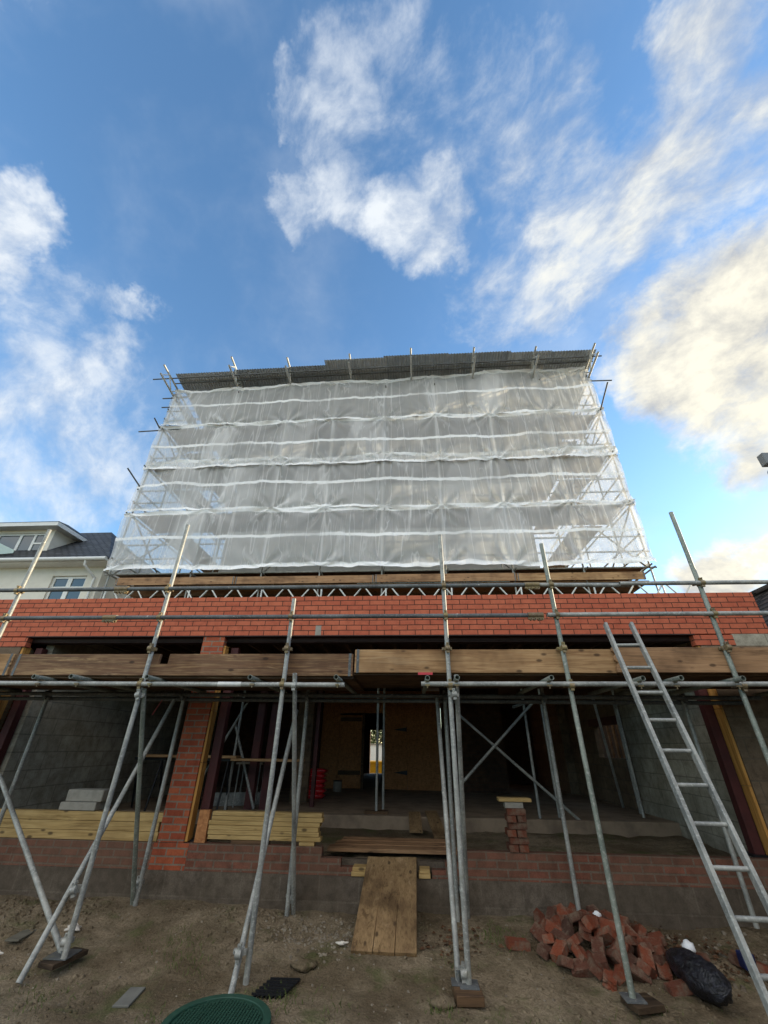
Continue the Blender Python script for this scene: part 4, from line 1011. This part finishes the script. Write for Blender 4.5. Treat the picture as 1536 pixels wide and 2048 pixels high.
# bracing: facade diagonals and end frames
for p0, p1 in (((-8.9, 6.0), (-6.4, 8.0)), ((-6.4, 8.0), (-8.9, 9.85)), ((-8.9, 9.85), (-6.4, 11.6)), ((-7.6, 11.6), (-4.3, 13.3)), ((-6.4, 9.9), (-4.3, 11.5)), ((6.55, 6.0), (4.78, 8.0)), ((4.78, 8.0), (6.55, 9.85)), ((6.55, 9.85), (4.78, 11.6)), ((2.86, 6.0), (.9, 8.0)), ((1.0, 8.0), (2.86, 9.85)), ((-4.3, 6.0), (-2.6, 8.0)), ((4.78, 11.6), (2.2, 13.2))):
    T('brace', (p0[0], TY + .1, p0[1]), (p1[0], TY + .1, p1[1]), 'galv', tow, n=10)
for x in (-8.9, 6.55):
    for a_ in range(4):
        z0, z1 = LIFT[a_], (LIFT + (13.3,))[a_ + 1]
        T('brace', (x + .06, TY if a_ % 2 else 14.2, z0), (x + .06, 14.2 if a_ % 2 else TY, z1), 'galv', tow, n=8)
# tubes that poke out past the corners
for p0, p1 in (((-9.65, 10.3, 13.72), (6.98, 10.2, 13.80)), ((-9.35, 10.75, 13.15), (-8.4, 10.75, 13.15)), ((6.3, 10.8, 13.22), (7.42, 10.8, 13.20)), ((-9.25, 10.75, 12.68), (-8.7, 10.75, 12.68)), ((-9.75, 10.72, 11.48), (-7.7, 10.72, 11.55)), ((6.55, 10.7, 11.55), (6.55, 9.75, 12.0)), ((-8.9, 10.6, 11.5), (-8.9, 10.2, 11.62)), ((-8.9, 10.85, 9.0), (-9.15, 10.2, 9.45))):
    T('tube', p0, p1, 'galv_dark', tow, n=10)
# the lattice beam that carries the tower over the extension
lat = thing('lattice_beam', 'white lattice beam with zigzag bars along the brick parapet under the sheeted tower', 'beam', (-1, TY - .06, 5.1))
LY = TY - .055
T('chord', (-8.7, LY, 5.535), (7.6, LY, 5.515), 'galv_dark', lat); T('chord', (-8.7, LY, 5.07), (7.6, LY, 5.07), 'galv_dark', lat)
x = -8.6; k = 0
while x < 7.4:
    T('lattice_bar', (x, LY, 5.08 if k % 2 else 5.52), (x + .345, LY, 5.52 if k % 2 else 5.08), 'truss_white', lat, .021, 10); x += .365; k += 1
for x in SX: T('lattice_post', (x + .12, LY, 5.08), (x + .12, LY, 5.52), 'truss_white', lat, .024, 10)
m = MB()
for k in range(5):
    y = TY - .02 + k * .235; m.box(-8.6, 6.4, y, y + .225, 5.56, 5.598)
m.build('boarded_lift', M['wood_mid'], tow)
m = MB(); m.box(-8.0, 6.2, 11.4, 11.43, 4.5, 5.5); m.build('backing_board', M['wood_under'], tow)
ends = (-8.55, -5.0, -1.0, 2.9, 6.3)
for k, (c_, lab) in enumerate((('wood_mid', 'brown toe board under the sheeting at the neighbour house end'), ('wood_mid', 'long brown toe board under the sheeting left of the middle'), ('wood_mid', 'brown toe board under the sheeting right of the middle'), ('wood_light', 'brown toe board under the sheeting at the ladder end'))):
    toe(ends[k] + .01, ends[k + 1] - .01, 5.602, 5.83 - .012 * (k % 2), TY - .115 + .006 * (k % 2), c_, lab, grp='toe boards of the sheeted tower')
def corrug(m, x0, x1, y0, y1, z, amp=.018, pitch=.10, slope=0.0, vert=False, th=.003):
    n = int((x1 - x0) / pitch * 6); vs = []
    for i in range(n + 1):
        x = x0 + (x1 - x0) * i / n; h = amp * math.sin(2 * math.pi * (x - x0) / pitch)
        if vert: vs += [(x, y0 + h, z), (x, y0 + h, z + y1)]
        else: vs += [(x, y0, z + h), (x, y1, z + h + slope * (y1 - y0))]
    m.add(vs, [(2 * i, 2 * i + 2, 2 * i + 3, 2 * i + 1) for i in range(n)], True)
m = MB(); corrug(m, -1.6, 2.9, 11.5, .42, 5.62, vert=True); m.build('corrugated_screen', M['tin_dark'], tow)

# temporary roof over the tower
tr = thing('temporary_roof', 'grey corrugated sheet roof on trusses over the top of the sheeted tower', 'roof', (-1, 11, 13.5))
edges = [-8.75, -6.45, -4.35, -2.95, -.75, 1.5, 3.75, 5.2, 6.75]
for k in range(8):
    x0, x1 = edges[k] - .05, edges[k + 1] + .05
    z = 13.93 + (.0, .02, .04, .09, .11, .10, .08, .05)[k]; y0 = (10.26, 10.22, 10.20, 10.02, 9.97, 10.0, 10.04, 10.06)[k]
    m = MB(); corrug(m, x0, x1, y0, 21.8, z + .006 * (k % 2), slope=-.135); m.build('roof_sheet', M['tin' if k in (0, 3, 6) else 'tin_dark'], tr)
def truss(x, zt, zb, y0, y1, h=.45, dx=0.0):
    m = MB(); zc = lambda z, y: z + (y - y0) * zb
    m.tube((x, y0, zt), (x, y1, zc(zt, y1)), .036, 10); m.tube((x, y0 + .0, zt - h), (x, y1, zc(zt - h, y1)), .036, 10)
    o = m.build('truss', M['truss_white'], tr)
    b = MB(); y = y0 + .06; k = 0
    while y < y1 - .4:
        ya_, yb_ = y, y + .36
        b.tube((x, ya_, zc(zt if k % 2 else zt - h, ya_)), (x, yb_, zc(zt - h if k % 2 else zt, yb_)), .022, 8, False); y = yb_; k += 1
    b.build('truss_bars', M['truss_white'], o)
for x, zt, y0 in ((-8.92, 13.80, 9.72), (-6.42, 14.07, 9.72), (-4.36, 14.05, 9.85), (-2.05, 14.13, 9.88), (.2, 14.12, 9.75), (2.45, 14.0, 9.75), (4.62, 13.96, 9.80), (6.58, 13.86, 9.70)):
    truss(x, zt, -.14, y0, 21.6)
T('purlin', (-9.0, 10.62, 13.80), (6.8, 10.5, 13.88), 'galv_dark', tr, n=10)

# white sheeting --------------------------------------------------------------
def sheet(name, label, x0, x1, z0, z1, mid, y=10.70, axis='x', seed=0, ties=SX, hem=.055, sag=.03, grp='sheets of white debris sheeting', tilt=0.0):
    nx, nz = max(2, int(abs(x1 - x0) / .055)), max(8, int((z1 - z0) / .028))
    vs, st, cr = [], [], []
    zm = (mid - z0) / (z1 - z0)
    pr2 = random.Random(seed * 13 + 1)
    panels = [(x0 + (x1 - x0) * pr2.random(), pr2.uniform(.35, 1.3), pr2.uniform(-.7, .7)) for _ in range(5)] if axis == 'x' else []
    for j in range(nz + 1):
        v = j / nz
        for i in range(nx + 1):
            u = i / nx; x = x0 + (x1 - x0) * u
            q = Vector((x * .9 + seed * 7.1, v * 2, seed))
            # loose hanging edges
            zz = z0 + (z1 - z0) * v
            ew = .10 * noise.noise((x * .45, seed * 3.3, 0)) + .04 * noise.noise((x * 2.6, seed, 4))
            zz += tilt * (u - .5) * v + ew * (1 - v) + .09 * noise.noise((x * .5, seed * 3.3 + 9, 2)) * v
            pleat_glint = 0.0
            dsp = .09 * noise.noise(q * .9) + .03 * noise.noise((x * 4.5 + v * 1.5, v * .6, seed)) + .014 * noise.noise((x * 12 + 2.0 * v, v * 1.2, seed + 2))
            # creases that fan out from the tied points
            for tx in ties:
                for tv in (0.0, 1.0):
                    dx, dz = x - tx, (v - tv) * (z1 - z0)
                    d = math.hypot(dx, dz)
                    if d < 1.3:
                        th = math.atan2(dx, abs(dz) + .02)
                        dsp += .035 * math.sin(th * 9 + seed + tx) * math.exp(-((d - .35) / .5) ** 2) * (.5 + .5 * noise.noise((tx * 3, tv * 5 + seed, 1)) + .3)
                        dsp += .06 * math.exp(-d / .15)
                        k_ = noise.noise((th * 3.1 + tx * 5.3, seed * 2.7 + tv * 9.1, 3))
                        pleat_glint += max(0, k_ * 2.2 - .12) * math.exp(-d / .55) * (.35 + 1.3 * abs(noise.noise((tx * 2.2, seed + tv * 4, 8)))) * 1.6  # pale pleats and stretched-film highlights, both put in as opacity
                dxs = x - tx - .02 * noise.noise((v * 2, tx, seed))
                if abs(dxs) < .12:
                    pleat_glint += 1.1 * math.exp(-(dxs / .026) ** 2) * (.55 + .6 * noise.noise((tx * 4, v * 1.6, seed))) if axis == 'x' else 0  # light caught where film lies over a pole, put in as opacity
            for px_, pw_, sl_ in panels:
                e0 = (x - px_ - sl_ * (v - .5)) / pw_
                if 0 < e0 < 1: pleat_glint += .34 * min(1, min(e0, 1 - e0) * 14)
            dsp += sag * math.sin(v * math.pi)
            roll = max(0, 1 - v / .05) + max(0, 1 - (1 - v) / .05)
            dsp2 = -dsp * 1.0 - .03 * roll * 1.8 * (.6 + noise.noise((x * 1.1, seed, 7)))
            vs.append((x, y + dsp2, zz) if axis == 'x' else (y + (dsp2 if seed % 2 else -dsp2), x, zz))
            d_ = abs(v - zm + .02 * noise.noise((x * .6, seed * 5, 9))) * (z1 - z0) + .02 * noise.noise((x * 3, seed, 1))
            b = 1.0 if d_ < .04 else max(0, 1 - (d_ - .04) / .012)
            e_ = min(v, 1 - v) * (z1 - z0)
            hw_ = hem * (1 + .5 * noise.noise((x * .9, seed, 5 + (v > .5))))
            b = max(b, 1.0 if e_ < hw_ else max(0, 1 - (e_ - hw_) / .014))
            st.append(b * min(1.0, .85 + .8 * noise.noise((x * .55, v * 1.5 + seed * 3, 2)))); cr.append(min(1.0, pleat_glint + max(0, noise.noise((x * 1.3, seed * 4, 6)) - .25) * max(0, noise.noise((x * 9 + v * 2, v * .7, seed * 2))) * 2.0))
    fs_ = [(j * (nx + 1) + i, j * (nx + 1) + i + 1, (j + 1) * (nx + 1) + i + 1, (j + 1) * (nx + 1) + i) for j in range(nz) for i in range(nx)]
    m = MB(); m.add(vs, fs_, True); m.uv = st; m.cr = cr
    return tag(m.build(name, M['net'], None), label, 'sheeting', grp)
sheet('debris_sheet', 'lowest strip of translucent white sheeting just above the brown toe boards', -9.02, 6.66, 6.06, 8.06, 7.10, 10.69, seed=1, hem=.13)
sheet('debris_sheet', 'second strip of white sheeting from the bottom of the tower', -9.02, 6.66, 8.02, 10.06, 9.05, 10.71, seed=2, hem=.10)
sheet('debris_sheet', 'third strip of white sheeting from the bottom of the tower', -8.98, 6.66, 9.70, 11.66, 10.68, 10.65, seed=3, hem=.10)
sheet('debris_sheet', 'topmost strip of white sheeting under the corrugated roof', -8.85, 6.62, 11.62, 13.60, 12.70, 10.68, seed=4, hem=.10, tilt=.38)
sheet('debris_sheet', 'white sheeting folded round the tower end facing the neighbour house', 10.8, 21.5, 6.05, 12.8, 9.8, -9.02, tilt=-1.4, axis='y', seed=6, ties=(10.8, 12, 14.2, 16.4))
sheet('debris_sheet', 'white sheeting folded round the sunlit tower end above the ladder', 10.8, 21.5, 6.05, 12.8, 9.8, 6.68, tilt=-1.4, axis='y', seed=5, ties=(10.8, 12, 14.2, 16.4))

sheet('debris_sheet', 'white sheeting closing the far side of the tower behind the house', -9.0, 6.66, 6.05, 12.2, 9.8, 21.6, seed=7, ties=(-8.9, -4.3, 1, 6.55))
# ------------------------------------------------------------------ neighbour houses
nh = thing('cream_house', 'cream rendered neighbour house with slate roof and white dormer windows', 'house', (-15, 14, 0))
NY = 14.0
w1 = [(-13.82, -12.42, 5.6, 7.24)]
m = MB(); wall_xz(m, -20, -11.85, -.2, 7.62, NY, NY + .3, w1); m.box(-12.15, -11.85, NY + .3, 22, -.2, 7.62); m.box(-20, -19.7, NY + .3, 22, -.2, 7.62); m.build('wall', M['render_cream'], nh)
x0, x1, z0, z1 = w1[0]
f = MB(); cx = (x0 + x1) / 2
for a_, b_ in ((x0, x0 + .09), (cx - .09, cx + .09), (x1 - .09, x1)): f.box(a_, b_, NY + .08, NY + .15, z0, z1)
for za, zb_ in ((z0, z0 + .09), (6.72, 6.83), (z1 - .09, z1)):
    f.box(x0 + .09, cx - .09, NY + .082, NY + .148, za, zb_); f.box(cx + .09, x1 - .09, NY + .082, NY + .148, za, zb_)
fo = f.build('window', M['upvc'], nh); MB().box(x0 + .02, x1 - .02, NY + .11, NY + .12, z0 + .02, z1 - .02).build('pane', M['pane'], fo)
m = MB(); m.prism([(-.50, 7.62), (.0, 7.58), (.0, 7.70), (-.50, 7.72)], 'x', -20.2, -11.45)
m.v = [(v[0], NY + v[1], v[2]) for v in m.v]; m.build('soffit', M['upvc'], nh)
m = MB(); m.tube((-20.2, NY - .57, 7.70), (-11.45, NY - .57, 7.70), .075, 12, False); m.build('gutter', M['gutter'], nh)
m = MB(); m.tube((-12.25, NY - .55, 7.66), (-12.25, NY - .5, 7.45), .045, 10, False); m.tube((-12.25, NY - .5, 7.46), (-12.02, NY - .09, 7.1), .045, 10, False); m.tube((-12.02, NY - .09, 7.12), (-12.02, NY - .09, 0), .045, 10, False); m.build('downpipe', M['gutter'], nh)
ze = 7.76; rid = 10.75; yr = NY + 3.1
m = MB(); m.add([(-20.2, NY - .5, ze), (-11.4, NY - .5, ze), (-11.4, NY + 7.0, ze), (-20.2, NY + 7.0, ze), (-20.2, yr, rid), (-14.8, yr, rid)], [(0, 1, 5, 4), (1, 2, 5), (2, 3, 4, 5), (3, 0, 4), (3, 2, 1, 0)])
m.build('roof', M['slate'], nh)
# dormer
dm = MB(); dy0, dx1, dzt = NY + .45, -15.05, 9.52
wall_xz(dm, -20, dx1, 8.0, dzt, dy0, dy0 + .2, [(-17.6, -15.4, 8.3, 9.38)])
dm.box(dx1 - .2, dx1, dy0 + .2, dy0 + 3.0, 8.0, dzt)
do = dm.build('dormer', M['render_cream'], nh)
f = MB()
for a_, b_ in ((-17.6, -17.5), (-16.6, -16.48), (-15.95, -15.85), (-15.48, -15.4)): f.box(a_, b_, dy0 + .05, dy0 + .12, 8.3, 9.38)
f.box(-17.5, -15.48, dy0 + .052, dy0 + .118, 9.30, 9.38); f.box(-15.85, -15.48, dy0 + .052, dy0 + .118, 8.88, 8.95); f.box(-17.5, -15.48, dy0 + .052, dy0 + .118, 8.3, 8.38)
f.build('window_frame', M['upvc'], do); MB().box(-17.58, -15.42, dy0 + .08, dy0 + .09, 8.32, 9.36).build('pane', M['pane'], do)
m = MB(); m.box(-20.2, dx1 + .32, dy0 - .35, dy0 + 3.0, dzt, dzt + .06); m.box(-20.2, dx1 + .36, dy0 - .40, dy0 - .352, dzt + .0, dzt + .17); m.box(dx1 + .322, dx1 + .37, dy0 - .35, dy0 + 3.0, dzt, dzt + .17); m.build('dormer_fascia', M['gutter'], do)
m = MB(); m.add([(-20.2, dy0 - .42, dzt + .18), (dx1 + .38, dy0 - .42, dzt + .18), (dx1 + .38, dy0 + 3.4, dzt + .18), (-20.2, dy0 + 3.4, dzt + .18), (-20.2, dy0 + 1.5, dzt + 1.05), (-16.1, dy0 + 1.5, dzt + 1.05)], [(0, 1, 5, 4), (1, 2, 5), (2, 3, 4, 5), (3, 0, 4), (3, 2, 1, 0)])
m.build('dormer_roof', M['slate'], do)
m = MB(); m.add([(-18.2, NY - .2, 8.0), (-15.75, NY - .2, 8.15), (-15.75, NY - .2, 8.28), (-18.2, NY - .2, 9.3), (-18.2, NY - .18, 8.0), (-15.75, NY - .18, 8.15), (-15.75, NY - .18, 8.28), (-18.2, NY - .18, 9.3)], [(0, 1, 2, 3), (7, 6, 5, 4), (0, 4, 5, 1), (1, 5, 6, 2), (2, 6, 7, 3), (3, 7, 4, 0)])
m.build('glass_balustrade', M['frosted'], nh)

rh = thing('tiled_outbuilding', 'low neighbour building with dark tiled roof just past the brick end wall', 'outbuilding', (7.3, 5, 0))
m = MB(); m.box(5.55, 12.0, -4, 17.0, -.2, 2.75); m.build('wall', M['inner_brick'], rh)
m = MB(); m.prism([(5.30, 2.72), (12.3, 2.72), (12.3, 3.0), (9.0, 4.36), (6.8, 4.34)], 'y', -4.2, 17.2); m.build('roof', M['tile'], rh)
m = MB(); m.tube((6.8, -4.2, 4.35), (6.8, 17.2, 4.35), .07, 10, False); m.build('ridge_tiles', M['tile'], rh)
# flood light on a pole
fl = thing('flood_light', 'grey floodlight box with round sensor on a pole at the sky edge', 'light', (9.3, 9.0, 0))
m = MB(); m.box(9.12, 9.5, 8.9, 9.1, 8.0, 8.34); m.build('lamp_box', plain('grey_lamp_housing', '6c7074', .5, var=.2), fl, bevel=.015)
m = MB(); m.sphere((9.26, 9.0, 7.80), .13, 16, 10, (1, 1, .8)); m.build('sensor_dome', plain('grey_sensor', '7d858c', .4, var=.15), fl)
m = MB(); m.tube((9.45, 9.05, 0), (9.45, 9.05, 8.0), .05, 12, False); m.build('pole', M['galv'], fl)

# ------------------------------------------------------------------ render settings
sc.view_settings.view_transform = 'Standard'; sc.view_settings.look = 'None'; sc.view_settings.gamma = 1.0; sc.view_settings.exposure = 0.45
sc.render.engine = 'CYCLES'
cy = sc.cycles
cy.use_denoising = True
try: cy.denoiser = 'OPENIMAGEDENOISE'
except Exception: pass
cy.max_bounces = 8; cy.diffuse_bounces = 4; cy.glossy_bounces = 3; cy.transmission_bounces = 4; cy.transparent_max_bounces = 12
cy.sample_clamp_indirect = 6.0; cy.caustics_reflective = False; cy.caustics_refractive = False
